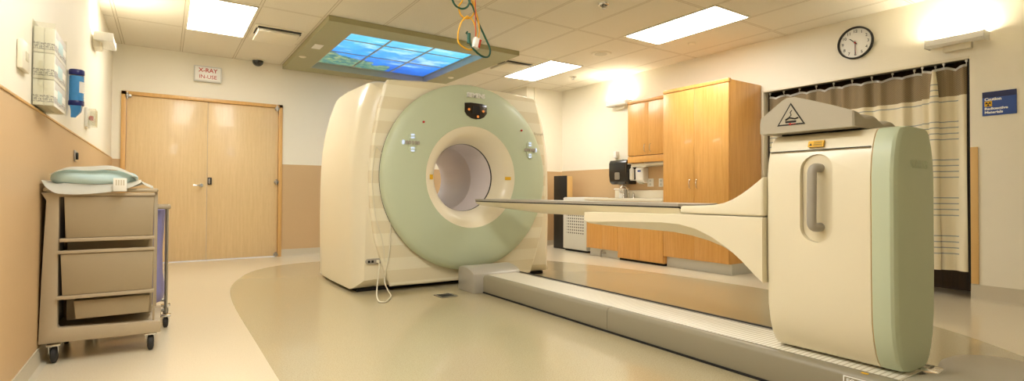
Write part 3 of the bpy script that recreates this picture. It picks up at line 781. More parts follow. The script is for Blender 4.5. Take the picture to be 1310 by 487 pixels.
obj('housing', prism(P_, 'y', 5.20, 5.35, 0.008, 3), M['white'], t)
obj('label', box((XW - 0.1225, 5.24, 1.24), (XW - 0.119, 5.30, 1.265)), M['signblue'], t)
obj('nozzle', box((XW - 0.09, 5.24, 1.06), (XW - 0.04, 5.31, 1.082), 0.004), M['greyprint'], t)
t = thing('pump_bottle', 'slim white pump bottle in a wall holder beside the towel dispenser', 'bottle', (XW - 0.05, 5.40, 1.12))
obj('bottle', lathe([(0, 0), (0.03, 0), (0.034, 0.01), (0.034, 0.15), (0.014, 0.175), (0.014, 0.20), (0, 0.20)], (XW - 0.14, 5.395, 1.13), 'z', 18), M['white'], t)
b = tube([(XW - 0.14, 5.395, 1.33), (XW - 0.14, 5.395, 1.36), (XW - 0.20, 5.42, 1.36)], 0.008, 8); obj('pump', b, M['white'], t)
obj('holder', box((XW - 0.14, 5.36, 1.115), (XW, 5.43, 1.128), 0.003), M['white'], t)
def outlet(yc, zc, label, x=XW, s=-1, w=0.075, h=0.12, grp='outlets above the counter'):
    t = thing('wall_outlet', label, 'outlet', (x, yc, zc - h / 2), grp)
    obj('plate', box((min(x, x + s * 0.007), yc - w / 2, zc - h / 2), (max(x, x + s * 0.007), yc + w / 2, zc + h / 2), 0.003), M['white'], t)
    for k in (-1, 1): obj('socket', prism(rrect(yc - 0.018, zc + k * 0.026 - 0.016, yc + 0.018, zc + k * 0.026 + 0.016, 0.008), 'x', min(x + s * 0.0068, x + s * 0.0095), max(x + s * 0.0068, x + s * 0.0095)), M['ltgrey'], t)
outlet(5.16, 1.083, 'wider white outlet plate above the counter, nearer the soap dispenser', w=0.115)
outlet(4.965, 1.08, 'white outlet plate above the counter, right beside the tall cabinet', w=0.08)

# perforated cabinet and dark equipment cabinet by the counter
t = thing('perforated_cabinet', 'white metal cabinet with a perforated front, left of the base cabinets', 'cabinet', (5.6, 6.28, 0))
obj('body', box((5.42, 5.99, 0.03), (5.86, 6.56, 0.86), 0.01), M['ltgrey'], t)
obj('front_panel', box((5.40, 5.995, 0.04), (5.42, 6.555, 0.85), 0.006), M['perf'], t)
obj('plinth', box((5.44, 6.0, 0.0), (5.85, 6.55, 0.03)), M['dark'], t)
t = thing('equipment_tower', 'tall narrow equipment tower with black front and beige side behind the scanner', 'equipment', (5.57, 6.8, 0))
obj('front_panel', box((5.50, 6.60, 0.0), (5.52, 6.93, 1.215), 0.004), M['black'], t)
obj('body', box((5.5205, 6.605, 0.0), (5.64, 6.925, 1.205), 0.006), M['strip'], t)

# ------------------------------------------------------------------ scanner gantry
GC = (2.552, 1.075)     # centre x,z of the bore
g = thing('scanner_gantry', 'cream medical scanner with a sage green ring around its bore', 'scanner', (GC[0], 5.3, 0))
prof = [(-1.13, 0.03), (-1.14, 0.6), (-1.14, 0.95), (-1.135, 1.15), (-1.12, 1.35), (-1.09, 1.55), (-1.045, 1.74), (-0.99, 1.90), (-0.97, 1.945), (-0.90, 1.965), (-0.5, 2.0), (0, 2.01)]
prof = prof + [(-a, z) for a, z in prof[-2::-1]]
prof = prof + [(0.6, 0.03), (0, 0.03), (-0.6, 0.03)]
def ray_poly(poly, th, c=(0, GC[1])):
    d = (math.cos(th), math.sin(th)); best = None; n = len(poly)
    for i in range(n):
        x1, y1 = poly[i][0] - c[0], poly[i][1] - c[1]; x2, y2 = poly[(i + 1) % n][0] - c[0], poly[(i + 1) % n][1] - c[1]
        ex_, ey_ = x2 - x1, y2 - y1; den = d[0] * ey_ - d[1] * ex_
        if abs(den) < 1e-9: continue
        t_ = (x1 * ey_ - y1 * ex_) / den; u_ = (x1 * d[1] - y1 * d[0]) / den
        if t_ > 0 and -1e-6 <= u_ <= 1 + 1e-6 and (best is None or t_ > best): best = t_
    return best
angs = sorted(set([round(2 * PI * k / 120, 5) for k in range(120)] + [round(math.atan2(z - GC[1], x) % (2 * PI), 5) for x, z in prof]))
RAD = [ray_poly(prof, a) for a in angs]
def gsec(Y, k=1.0, inset=0.0):
    out = []
    for a, r in zip(angs, RAD):
        rr = r * k - inset; x_, z_ = rr * math.cos(a), GC[1] + rr * math.sin(a)
        out.append((GC[0] + x_, Y, max(z_, 0.03)))
    return out
def gcirc(Y, r): return [(GC[0] + r * math.cos(a), Y, GC[1] + r * math.sin(a)) for a in angs]
secs = [gcirc(4.76, 0.36), gcirc(4.665, 0.40), gsec(4.665, 1, 0.125), gsec(4.685, 1, 0.085), gsec(4.74, 1, 0.022), gsec(4.79, 1, 0.0), gsec(4.95, 1.003), gsec(5.4, 1.012), gsec(5.75, 1.004), gsec(5.90, 1.0, 0.01), gsec(5.95, 1, 0.05), gcirc(5.95, 0.40), gcirc(5.86, 0.36)]
obj('body', loft(secs, cap=False), M['cream'], g, smooth=28)
# black plinth
b = box((GC[0] - 1.07, 4.76, 0.0), (GC[0] + 1.07, 5.88, 0.032)); obj('plinth', b, M['dark'], g)
# banded front cover
fp = [(-0.80, 0.045), (-0.88, 0.25), (-0.955, 0.5), (-1.0, 0.8), (-1.01, 1.1), (-0.985, 1.4), (-0.93, 1.7), (-0.865, 1.93), (-0.84, 1.965), (-0.5, 1.992), (0, 2.003)]
fp = fp + [(-a, z) for a, z in fp[-2::-1]] + [(0.4, 0.04), (0, 0.04), (-0.4, 0.04)]
a2 = sorted(set([round(2 * PI * k / 120, 5) for k in range(120)] + [round(math.atan2(z - GC[1], x) % (2 * PI), 5) for x, z in fp]))
R2 = [ray_poly(fp, a) for a in a2]
def s2(Y, ins): return [(GC[0] + (r - ins) * math.cos(a), Y, GC[1] + (r - ins) * math.sin(a)) for a, r in zip(a2, R2)]
def c2(Y, r): return [(GC[0] + r * math.cos(a), Y, GC[1] + r * math.sin(a)) for a in a2]
obj('front_cover', loft([c2(4.66, 0.5), c2(4.625, 0.5), s2(4.625, 0.02), s2(4.632, 0.006), s2(4.645, 0.0), s2(4.67, 0.0), c2(4.67, 0.5)], cap=False), M['banded'], g, smooth=14)
C3 = (GC[0], 0, GC[1])
obj('ring_gap', lathe([(0.5, 4.601), (0.922, 4.601), (0.922, 4.6255), (0.5, 4.6255)], C3, 'y', 128, closed=True), M['dark'], g)
obj('green_ring', lathe([(0.506, 4.513), (0.56, 4.507), (0.70, 4.508), (0.84, 4.520), (0.895, 4.535), (0.918, 4.556), (0.926, 4.58), (0.926, 4.602), (0.506, 4.602)], C3, 'y', 128, closed=True), M['green'], g, smooth=50)
fun = [(0.505 - 0.16 * t_, 4.513 + 0.055 * t_ + 0.145 * t_ ** 4) for t_ in [k / 10 for k in range(11)]]
obj('bore_funnel', lathe(fun + [(0.36, 4.72), (0.505, 4.60)], C3, 'y', 128, closed=True), M['cream2'], g, smooth=50)
obj('bore_seam', lathe([(0.343, 4.713), (0.352, 4.713), (0.352, 4.735), (0.343, 4.735)], C3, 'y', 96, closed=True), M['black'], g)
obj('bore_tunnel', lathe([(0.350, 4.735), (0.350, 5.16), (0.346, 5.165), (0.346, 5.175), (0.350, 5.18), (0.350, 5.945), (0.358, 5.945), (0.358, 4.735)], C3, 'y', 96, closed=True), M['tunnel'], g, smooth=50)
YR = 4.504
k = 1.027
def gx(v): return GC[0] + (v - 2.4855) * k
def gz(v): return 0.91 + (v - 0.91) * k + 0.0
# maker name
obj('maker_name', textbm('SIEMENS', 0.062, (gx(2.513), YR + 0.003, gz(1.862)), RX, bold=0.0015, extrude=0.005, squeeze=0.9), M['whiteprint'], g)
# display
dp = [(-0.127, 0.068), (-0.06, 0.076), (0.06, 0.074), (0.122, 0.064), (0.124, -0.02), (0.095, -0.058), (0.05, -0.08), (0, -0.086), (-0.05, -0.08), (-0.1, -0.056), (-0.127, -0.02)]
dc = (gx(2.512), gz(1.716))
o = obj('display', prism([(dc[0] + p[0], dc[1] + p[1]) for p in dp], 'y', YR - 0.006, YR + 0.016, 0.003), M['screen'], g)
obj('screen_window', prism(rrect(dc[0] - 0.045, dc[1] - 0.035, dc[0] + 0.04, dc[1] + 0.045, 0.008), 'y', YR - 0.0085, YR - 0.005), M['black'], o)
for q in ((-0.082, 0.006), (0.082, 0.0), (0.02, -0.058)):
    obj('indicator', lathe([(0, -0.0095), (0.013, -0.0095), (0.013, -0.004), (0, -0.004)], (dc[0] + q[0], YR, dc[1] + q[1]), 'y', 14), M['ledorange'], o)
def cluster(cx, cz):
    o = obj('control_panel', prism(stadium(cx, cz, 0.085, 0.19), 'y', YR - 0.001, YR + 0.020, 0.002), M['green'], g); o['label'] = 'cluster of lit and grey control buttons'
    for q in (-0.074, -0.048, 0.048, 0.074): obj('lit_button', prism(rrect(cx - 0.019, cz + q - 0.008, cx + 0.019, cz + q + 0.008, 0.007), 'y', YR - 0.006, YR), M['ledblue'], o)
    for q in (-0.058, -0.031, 0.0, 0.031, 0.058): obj('button', prism(rrect(cx + q - 0.011, cz - 0.017, cx + q + 0.011, cz + 0.017, 0.008), 'y', YR - 0.008, YR + 0.015), M['handle'], o)
    return o
o = cluster(gx(1.857), gz(1.366)); obj('lit_button', prism(rrect(gx(1.857) - 0.098, gz(1.366) - 0.018, gx(1.857) - 0.080, gz(1.366) + 0.022, 0.008), 'y', YR - 0.004, YR + 0.02), M['ledblue'], o)
o = cluster(gx(3.163), gz(1.366)); obj('lit_button', prism(rrect(gx(3.163) + 0.076, gz(1.366) - 0.018, gx(3.163) + 0.090, gz(1.366) + 0.024, 0.006), 'y', YR - 0.004, YR + 0.02), M['ledblue'], o)
for v in (1.965, 3.057): obj('laser_port', lathe([(0, -0.006), (0.010, -0.006), (0.011, 0.02), (0, 0.02)], (gx(v), YR + 0.003, gz(1.563)), 'y', 12), M['red'], g)
def sticker(x, z, w, h, mt, yaw):
    b = box((-w / 2, -0.0025, -h / 2), (w / 2, 0.0025, h / 2)); b.transform(Matrix.Translation((x, 4.538, z)) @ Matrix.Rotation(yaw, 4, 'Z')); return b
o = obj('warning_sticker', sticker(GC[0] - 0.437, gz(1.063), 0.045, 0.045, None, 0.50), M['yellow'], g); o = obj('warning_sticker', sticker(GC[0] + 0.437, gz(1.065), 0.062, 0.034, None, -0.50), M['yellow'], g)
obj('model_text', textbm('Biograph', 0.040, (3.45, 4.624, 1.575), RX, squeeze=0.9), M['greyprint'], g)
# connector recess on the left cover, with a cord
o = obj('socket_panel', prism([(1.60 + q[1], 0.285 + q[0]) for q in stadium(0, 0, 0.05, 0.15)], 'y', 4.650, 4.672, 0.002), M['handle'], g)
o['label'] = 'oval socket plate low on the side cover'
for q in (-0.045, -0.012): obj('socket', box((1.60 + q - 0.011, 4.646, 0.274), (1.60 + q + 0.011, 4.652, 0.296), 0.003), M['black'], o)
t = thing('power_cord', 'white cord hanging from the low socket of the scanner to the floor', 'cord', (1.62, 4.5, 0))
p = smoothpath([(1.635, 4.64, 0.285), (1.635, 4.60, 0.24), (1.60, 4.55, 0.10), (1.55, 4.42, 0.02), (1.50, 4.22, 0.008), (1.535, 4.17, 0.008), (1.60, 4.26, 0.008), (1.67, 4.40, 0.008), (1.69, 4.52, 0.03), (1.685, 4.60, 0.10), (1.70, 4.612, 0.20)], 8)
p += smoothpath([(1.70, 4.612, 0.20), (1.735, 4.612, 0.40), (1.74, 4.612, 0.7), (1.72, 4.612, 0.95)], 8)[1:]
obj('cable', tube(p, 0.006, 6), M['cord'], t); obj('plug', box((1.622, 4.63, 0.272), (1.648, 4.650, 0.298), 0.004), M['cord'], t)
t = thing('pendant_cord', 'thin cream cord looped against the striped scanner front', 'cord', (1.64, 4.6, 0.3))
p = smoothpath([(1.675, 4.605, 1.20), (1.66, 4.612, 1.26), (1.60, 4.612, 1.33), (1.575, 4.614, 1.20), (1.565, 4.614, 1.0), (1.60, 4.614, 0.7), (1.66, 4.612, 0.50), (1.69, 4.612, 0.28)], 8)
obj('cable', tube(p, 0.004, 6), M['cord'], t)
obj('clip', box((1.665, 4.600, 1.185), (1.69, 4.624, 1.215), 0.003), M['strip'], t)

# ------------------------------------------------------------------ patient table
tb = thing('patient_table', 'cream cantilevered scanner table with green-edged tower on a floor rail', 'scanner table', (2.66, 1.2, 0))
RX0, RX1 = 2.44, 2.87
# floor rail
P_ = [(RX0 + 0.004, 0.012), (RX0, 0.03), (RX0, 0.135), (RX0 + 0.012, 0.155), (RX0 + 0.05, 0.162), (RX0 + 0.06, 0.156), (RX1 - 0.06, 0.156), (RX1 - 0.05, 0.162), (RX1 - 0.012, 0.155), (RX1, 0.135), (RX1, 0.012)]
for a, c_ in ((2.508, 4.24), (0.88, 2.504)):
    obj('rail_cover', prism(P_, 'y', a, c_), M['rail'], tb, smooth=50)
obj('rail_base', box((RX0 - 0.004, 0.60, 0.0), (RX1 + 0.004, 4.24, 0.012), 0.002), M['dark'], tb)
obj('belt', box((RX0 + 0.060, 0.88, 0.150), (RX1 - 0.060, 4.23, 0.160), 0.001), M['belt'], tb)
obj('edge_seal', box((RX1 - 0.022, 1.5, 0.150), (RX1 - 0.004, 4.23, 0.164), 0.002), M['rubber'], tb)
o = obj('rail_notice', box((RX0 - 0.002, 0.90, 0.098), (RX0 + 0.001, 1.07, 0.138), 0.0005), M['whiteprint'], tb)
obj('notice_field', box((RX0 - 0.0028, 0.905, 0.102), (RX0 - 0.001, 1.065, 0.134)), M['rail'], o)
obj('notice_text', merge(textbm('EC', 0.026, (RX0 - 0.0032, 1.057, 0.118), RY, align='LEFT', bold=0.0008), textbm('REP', 0.026, (RX0 - 0.0032, 1.0, 0.118), RY, align='LEFT', bold=0.0008)), M['whiteprint'], o)
obj('rail_sticker', box((RX0 + 0.02, 0.985, 0.159), (RX0 + 0.035, 1.01, 0.1615)), M['yellow'], tb)
# rail end cover against the gantry
ar = [(4.415, 0.0), (4.418, 0.17), (4.41, 0.205), (4.38, 0.222), (4.32, 0.228), (4.24, 0.220), (4.17, 0.202), (4.12, 0.176), (4.108, 0.15), (4.105, 0.0)]
b = prism(ar, 'x', 2.345, 2.86, 0.008, 2)
obj('rail_end_cover', b, M['railcap'], tb, smooth=30)
# foot cover beyond the tower
xs_ = [(2.43, 0.60), (2.43, 0.88), (2.52, 0.915), (2.62, 0.90), (2.72, 0.86), (2.84, 0.865), (2.96, 0.91), (3.10, 0.92), (3.22, 0.86), (3.28, 0.74), (3.26, 0.55), (3.2, 0.3), (3.05, 0.05), (2.8, -0.05), (2.55, 0.0), (2.44, 0.2)]
xs_ = [(q.x, q.y) for q in smoothpath([(a, c_, 0) for a, c_ in xs_], 4, True)]
cx_, cy2 = 2.86, 0.45
def fs(kk, z): return [(cx_ + (a - cx_) * kk, cy2 + (c_ - cy2) * kk, z) for a, c_ in xs_]
obj('foot_cover', loft([fs(1.0, 0.0), fs(1.0, 0.06), fs(0.99, 0.11), fs(0.96, 0.145), fs(0.90, 0.163), fs(0.75, 0.172), fs(0.4, 0.178)]), M['beige'], tb, smooth=60)
b = box((2.60, 0.80, 0.10), (2.66, 1.0, 0.158), 0.006); box((2.72, 0.82, 0.10), (2.76, 1.0, 0.165), 0.006, bm=b); box((2.80, 0.84, 0.12), (2.88, 1.0, 0.15), 0.004, bm=b)
obj('guide_rail', b, M['chrome'], tb)
# tower: cross sections in x/z lofted along y
def tsec(Y, ins=0.0, x0=2.475, x1=2.925, z0=0.168, z1=1.205):
    out = []; x0 += ins; x1 -= ins
    H = z1 - z0
    half = [(0.115, 0.0), (0.090, 0.008), (0.066, 0.03), (0.044, 0.065), (0.023, 0.12), (0.007, 0.20), (0.0, 0.40), (0.0, 0.60), (0.0, 0.80), (0.009, 0.87), (0.027, 0.93), (0.048, 0.97), (0.072, 0.992), (0.105, 1.0)]
    for dx, t_ in half: out.append((x0 + dx, Y, z0 + t_ * H))
    for dx, t_ in half[::-1]: out.append((x1 - dx, Y, z0 + t_ * H))
    return out
bmT = loft([tsec(1.432, 0.012), tsec(1.425, 0.004), tsec(1.41), tsec(1.30), tsec(1.15), tsec(0.99), tsec(0.978, 0.002)])
cut = prism(stadium(1.198, 0.897, 0.142, 0.405, 12), 'x', 2.40, 2.505, 0.0)
o = obj('tower_shell', boolean_diff(bmT, cut), M['cream'], tb, smooth=30)
b = loft([[(2.503, p[0], p[1]) for p in stadium(1.198, 0.897, 0.139, 0.402, 12)], [(2.500, p[0], p[1]) for p in stadium(1.198, 0.897, 0.139, 0.402, 12)]]); obj('handle_recess', b, M['creamdk'], o, smooth=0)
b = tube(smoothpath([(2.500, 1.19, 1.035), (2.455, 1.19, 1.035), (2.44, 1.195, 1.02), (2.437, 1.196, 0.98), (2.437, 1.198, 0.82), (2.44, 1.198, 0.78), (2.455, 1.192, 0.765), (2.500, 1.19, 0.765)], 5), 0.020, 14)
obj('grab_handle', b, M['handle'], tb, smooth=60)
# seam near the top of the shell and the green end cover
obj('shell_seam', loft([[(2.4865, 1.424, 1.1190), (2.4865, 0.982, 1.1190), (2.4875, 0.982, 1.1215), (2.4875, 1.424, 1.1215)], [(2.505, 1.424, 1.1190), (2.505, 0.982, 1.1190), (2.505, 0.982, 1.1215), (2.505, 1.424, 1.1215)]]), M['rubber'], tb, smooth=0)
obj('tower_gap', loft([tsec(0.979, 0.006), tsec(0.972, 0.006)]), M['strip'], tb)
b = loft([tsec(0.973), tsec(0.94), tsec(0.908, 0.004), tsec(0.898, 0.012), tsec(0.890, 0.028), tsec(0.888, 0.040)])
obj('green_end_cover', b, M['green'], tb, smooth=24)
obj('maker_name', textbm('SIEMENS', 0.052, (2.725, 0.8885, 1.045), RX, extrude=0.002, squeeze=1.0), M['green'], tb)
obj('warning_sticker', loft([[(2.4885, 1.172, 1.133), (2.4885, 1.240, 1.133), (2.4975, 1.240, 1.162), (2.4975, 1.172, 1.162)], [(2.50, 1.172, 1.133), (2.50, 1.240, 1.133), (2.509, 1.240, 1.162), (2.509, 1.172, 1.162)]]), M['yellow'], tb)
b = prism([(1.234, 1.140), (1.222, 1.140), (1.228, 1.152)], 'x', -0.0003, 0.0006)
for q in (1.1555, 1.1495, 1.1435, 1.1385): box((-0.0003, 1.178, q), (0.0006, 1.215, q + 0.0018), bm=b)
for v in b.verts: v.co.x += 2.4883 + (v.co.z - 1.133) * 0.31 - 0.0003
obj('sticker_print', b, M['blackmark'], tb)
# cap on the tower
def capsec(Y, z0, z1, w_=0.0, ins=0.0):
    n = 30; x0, x1 = 2.468 + ins, 2.94; top = []
    for i in range(n + 1):
        u = i / n
        zz = z1 - 0.036 * u ** 0.8 - (1 - w_) * 0.05 * u + w_ * 0.009 * math.sin(u * 5.0 * PI + 1.0) * min(1, u * 5)
        top.append((x0 + (x1 - x0) * u, Y, max(zz, z0 + 0.004)))
    return [(x0, Y, z0)] + top + [(x1, Y, z0)]
cs = [(1.462, 1.216, 1.262, 0, 0.004), (1.457, 1.211, 1.288, 0, 0), (1.345, 1.209, 1.366, 0, 0), (1.325, 1.209, 1.374, 0, 0), (1.290, 1.209, 1.374, 0, 0), (1.22, 1.209, 1.350, 0.2, 0), (1.12, 1.209, 1.312, 0.6, 0), (1.06, 1.209, 1.287, 1, 0), (1.043, 1.209, 1.280, 1, 0.002), (1.036, 1.211, 1.270, 1, 0.008)]
obj('tower_cap', loft([capsec(a, b_, c_, w_, i_) for a, b_, c_, w_, i_ in cs]), M['beige'], tb, smooth=30)
obj('cap_shadow_block', box((2.56, 1.05, 1.203), (2.85, 1.40, 1.212)), M['dark'], tb)  # dark block in place of the thin shadow below the cap
# pictogram on the cap: triangle with a lying person and arrow
xf = 2.4675
def tri(s): cyy, czz = 1.306, 1.282; return [(cyy, czz + 0.066 * s), (cyy + 0.066 * s, czz - 0.040 * s), (cyy - 0.066 * s, czz - 0.040 * s)]
o = obj('pictogram_triangle', prism(tri(1.0), 'x', xf - 0.0015, xf + 0.002), M['blackmark'], tb); o['label'] = 'black triangle pictogram on the cap'
obj('pictogram_field', prism(tri(0.84), 'x', xf - 0.0022, xf), M['beige'], o)
b = prism([(1.330, 1.253), (1.280, 1.253), (1.280, 1.263), (1.332, 1.263)], 'x', xf - 0.003, xf - 0.002)
tube([(xf - 0.003, 1.330, 1.268), (xf - 0.003, 1.312, 1.278), (xf - 0.003, 1.285, 1.270), (xf - 0.003, 1.270, 1.274)], 0.004, 6, bm=b); tube([(xf - 0.003, 1.312, 1.280), (xf - 0.003, 1.303, 1.290), (xf - 0.003, 1.308, 1.302), (xf - 0.003, 1.300, 1.312)], 0.002, 6, bm=b)
obj('pictogram_figure', b, M['blackmark'], o)
b = prism([(1.318, 1.2478), (1.305, 1.2540), (1.305, 1.2492), (1.283, 1.2492), (1.283, 1.2464), (1.305, 1.2464), (1.305, 1.2416)], 'x', xf - 0.0035, xf - 0.002)
obj('pictogram_arrow', b, M['red'], o)
# cantilever beam (lower) and shoulder (upper)
bs = [(2.745, 0.775, 0.745, 0.735, 0.012), (2.735, 0.785, 0.728, 0.718, 0.003), (2.70, 0.787, 0.720, 0.708, 0), (2.60, 0.789, 0.724, 0.700, 0), (2.45, 0.791, 0.732, 0.694, 0), (2.25, 0.794, 0.740, 0.690, 0), (2.06, 0.797, 0.746, 0.685, 0),
      (1.93, 0.800, 0.742, 0.672, 0), (1.82, 0.800, 0.722, 0.652, 0), (1.72, 0.800, 0.685, 0.625, 0), (1.62, 0.800, 0.632, 0.586, 0), (1.54, 0.800, 0.573, 0.543, 0), (1.47, 0.800, 0.510, 0.500, 0), (1.436, 0.800, 0.482, 0.478, 0.004)]
secs = []
for Y, zt_, zm, zb_, q in bs:
    x0, x1 = 2.440 + q, 2.865 - q; c_ = min(0.12, (zm - zb_) * 1.9)
    secs.append([(x0 + 0.004, Y, zt_), (x0, Y, zt_ - 0.005), (x0, Y, zm), (x0 + c_, Y, zb_), (x1 - c_, Y, zb_), (x1, Y, zm), (x1, Y, zt_ - 0.005), (x1 - 0.004, Y, zt_)])
obj('cantilever_beam', loft(secs), M['cream'], tb, smooth=22)
upp = [(1.93, 0.804), (1.93, 0.846), (1.80, 0.851), (1.72, 0.855), (1.66, 0.866), (1.61, 0.885), (1.56, 0.912), (1.51, 0.945), (1.47, 0.975), (1.436, 1.003), (1.436, 0.804)]
obj('shoulder', prism(upp, 'x', 2.45, 2.875, 0.012, 3), M['cream'], tb, smooth=40)
# pallet: a long dished tray, rounded tip
BX = 2.645
def psec(Y, w, zt_, zb_, dish):
    n = 12; out = []
    for i in range(n + 1):
        u = -1 + 2 * i / n; out.append((BX + w * u, Y, zt_ - dish * (1 - u * u)))
    for i in range(1, n):
        u = 1 - 2 * i / n; out.append((BX + w * u, Y, zb_ + (zt_ - 0.012 - zb_) * abs(u) ** 3))
    return out
TIP = 4.50
ysx = [4.50, 4.495, 4.48, 4.45, 4.40, 4.32, 4.22, 4.05, 3.93, 3.7, 3.4, 3.0, 2.5, 1.95]
secs = []
for Y in ysx:
    d = TIP - Y; w = 0.183 * min(1, 0.22 + 0.78 * min(1, d / 0.30) ** 0.5) if d > 0 else 0.19 * 0.15
    zb_ = 0.828 - 0.030 * min(1, (d / 0.05) ** 0.5) - 0.050 * min(1, d / 1.1)
    secs.append(psec(Y, w, 0.832, zb_, 0.028 * min(1, d / 0.3)))
obj('pallet', loft(secs), M['cream'], tb, smooth=40)
def padsec(Y, w, z0, z1, dish):
    n = 12; out = []
    for i in range(n + 1): u = -1 + 2 * i / n; out.append((BX + w * u, Y, z0 - dish * (1 - u * u)))
    for i in range(n + 1): u = 1 - 2 * i / n; out.append((BX + w * u, Y, z1 - dish * 0.8 * (1 - u * u)))
    return out
secs = []
for Y in ysx[1:]:
    d = TIP - Y; w = 0.183 * min(1, 0.20 + 0.80 * min(1, d / 0.30) ** 0.5) + 0.003; zt_ = 0.832; di = 0.028 * min(1, d / 0.3)
    secs.append(padsec(Y, w - 0.004, zt_ + 0.0005, zt_ + 0.010, di))
obj('rim_shadow_strip', loft(secs), M['rubber'], tb, smooth=40)  # dark strip standing in for the shadow gap under the mattress
secs = []
for Y in ysx[1:]:
    d = TIP - Y; w = 0.183 * min(1, 0.20 + 0.80 * min(1, d / 0.30) ** 0.5) + 0.001; zt_ = 0.8415; di = 0.006 * min(1, d / 0.3)
    secs.append(padsec(Y, w + 0.002, zt_, zt_ + 0.004 + 0.012 * min(1, d / 0.06), di))
obj('mattress', loft(secs), M['handle'], tb, smooth=40)

# floor plate
t = thing('floor_box', 'small dark square floor plate in front of the scanner', 'floor plate', (2.09, 4.16, 0))
obj('plate', box((2.01, 4.09, 0.0005), (2.17, 4.25, 0.006), 0.002), M['steel'], t); obj('lid', box((2.03, 4.11, 0.005), (2.15, 4.23, 0.008), 0.001), M['rubber'], t)

# ------------------------------------------------------------------ hanging hoses
HY = 3.0
t = thing('hanging_hose_bundle', 'green and yellow hoses with a connector hanging from the ceiling', 'hose', (1.68, HY, HC))
def hz(pts, sub=8, closed=False): return smoothpath([(a, HY + d, z) for a, d, z in pts], sub, closed)
# pixel-derived x,z at y=3.0
obj('green_hose', tube(hz([(1.50, 0, 2.735), (1.505, 0, 2.5), (1.52, 0, 2.25), (1.545, 0, 2.15), (1.60, 0.01, 2.125), (1.645, 0, 2.14), (1.66, -0.01, 2.19), (1.64, 0, 2.24)], 8), 0.0065, 8), M['hoseg'], t)
obj('green_hose', tube(hz([(1.66, 0, 2.735), (1.655, 0, 2.45), (1.655, 0, 2.21), (1.69, 0, 2.15), (1.74, 0.02, 2.07), (1.80, 0.03, 1.98), (1.843, 0.03, 1.90), (1.825, 0.02, 1.845), (1.765, 0.0, 1.832), (1.70, -0.01, 1.86), (1.665, -0.01, 1.90), (1.655, -0.01, 1.935)], 8), 0.0065, 8), M['hoseg'], t)
obj('yellow_hose', tube(hz([(1.645, 0.02, 2.735), (1.65, 0.02, 2.4), (1.625, 0.02, 2.20), (1.595, 0.02, 2.14), (1.612, 0.02, 2.085), (1.655, 0.02, 2.072), (1.70, 0.02, 2.10), (1.715, 0.02, 2.16), (1.69, 0.02, 2.21), (1.668, 0.02, 2.4), (1.668, 0.02, 2.735)], 8), 0.0055, 8), M['hosey'], t)
obj('yellow_hose', tube(hz([(1.640, -0.015, 2.075), (1.60, -0.01, 2.03), (1.582, 0, 1.96), (1.59, 0.01, 1.90), (1.63, 0.01, 1.872), (1.68, 0.01, 1.865), (1.722, 0.01, 1.90), (1.745, 0.01, 1.98), (1.735, 0.0, 2.05), (1.70, -0.01, 2.15), (1.678, -0.01, 2.30), (1.675, -0.01, 2.735)], 8), 0.0055, 8), M['hosey'], t)
obj('yellow_hose', tube(hz([(1.650, 0, 2.08), (1.69, 0, 2.06), (1.715, 0, 2.00), (1.712, 0, 1.95), (1.70, 0, 1.91)], 8), 0.005, 8), M['hosey'], t)
obj('red_cable', tube(hz([(1.695, -0.02, 2.735), (1.697, -0.02, 2.3), (1.70, -0.02, 1.925)], 4), 0.003, 6), M['hoser'], t)
b = box((-0.024, -0.02, -0.035), (0.024, 0.02, 0.035), 0.006); b.transform(Matrix.Translation((1.705, HY - 0.02, 1.905)) @ Matrix.Rotation(0.25, 4, 'Y'))
o = obj('connector', b, M['white'], t)
b = box((0.008, -0.0215, -0.030), (0.0255, 0.0215, 0.030), 0.004); b.transform(Matrix.Translation((1.705, HY - 0.02, 1.905)) @ Matrix.Rotation(0.25, 4, 'Y')); obj('connector_face', b, M['hoser'], o)
b = tube([(1.655, HY - 0.01, 1.965), (1.656, HY - 0.01, 1.90)], 0.013, 10); tube([(1.635, HY - 0.01, 1.96), (1.645, HY - 0.01, 1.975)], 0.006, 8, bm=b)
obj('valve', b, M['hoseg'], t)

# ------------------------------------------------------------------ left wall items
t = thing('glove_box_holder', 'clear acrylic glove box holder on the left wall', 'holder', (XL, 3.68, 1.34))
gx0, gx1, gy0, gy1, gz0, gz1 = XL + 0.001, -0.462, 3.41, 3.78, 1.345, 1.735
b = box((gx0, gy0, gz0 - 0.012), (gx1, gy1, gz0 - 0.008)); box((gx0, gy0, gz0 - 0.012), (gx0 + 0.003, gy1, gz1 + 0.02), bm=b)
obj('tray', b, M['acrylic'], t, smooth=0)
for q in (gy0, gy1 - 0.003): obj('side_panel', box((gx0 + 0.003, q, gz0 - 0.008), (gx1, q + 0.003, gz1 + 0.01)), M['acrylic'], t, smooth=0)
lab = {(0, 0): 'glove box at the bottom of the holder, against the wall', (0, 1): 'middle glove box in the holder, against the wall', (0, 2): 'topmost glove box in the holder, against the wall',
       (1, 0): 'glove box at the bottom of the holder, on its room side', (1, 1): 'middle glove box in the holder, on its room side', (1, 2): 'topmost glove box in the holder, on its room side'}
h_ = (gz1 - gz0) / 3
gb = None
for i in range(2):
    for j in range(3):
        xa = gx0 + 0.005 + i * 0.040; za = gz0 - 0.0078 + j * h_
        if gb is None:
            gb = thing('glove_box', 'x', 'box', (xa, gy0 + 0.006, za), 'boxes of gloves in the wall holder')
            obj('carton', box((xa, gy0 + 0.006, za), (xa + 0.038, gy1 - 0.008, za + h_ - 0.004), 0.002), M['glovebox'], gb)
            b = box((xa + 0.0365, gy0 + 0.12, za + 0.035), (xa + 0.0385, gy0 + 0.26, za + 0.095), 0.001); obj('opening_panel', b, M['ltblue'], gb)
            c_ = gb
        else:
            c_ = copy_tree(gb); c_.location = (xa, gy0 + 0.006, za)
        c_['label'] = lab[(i, j)]
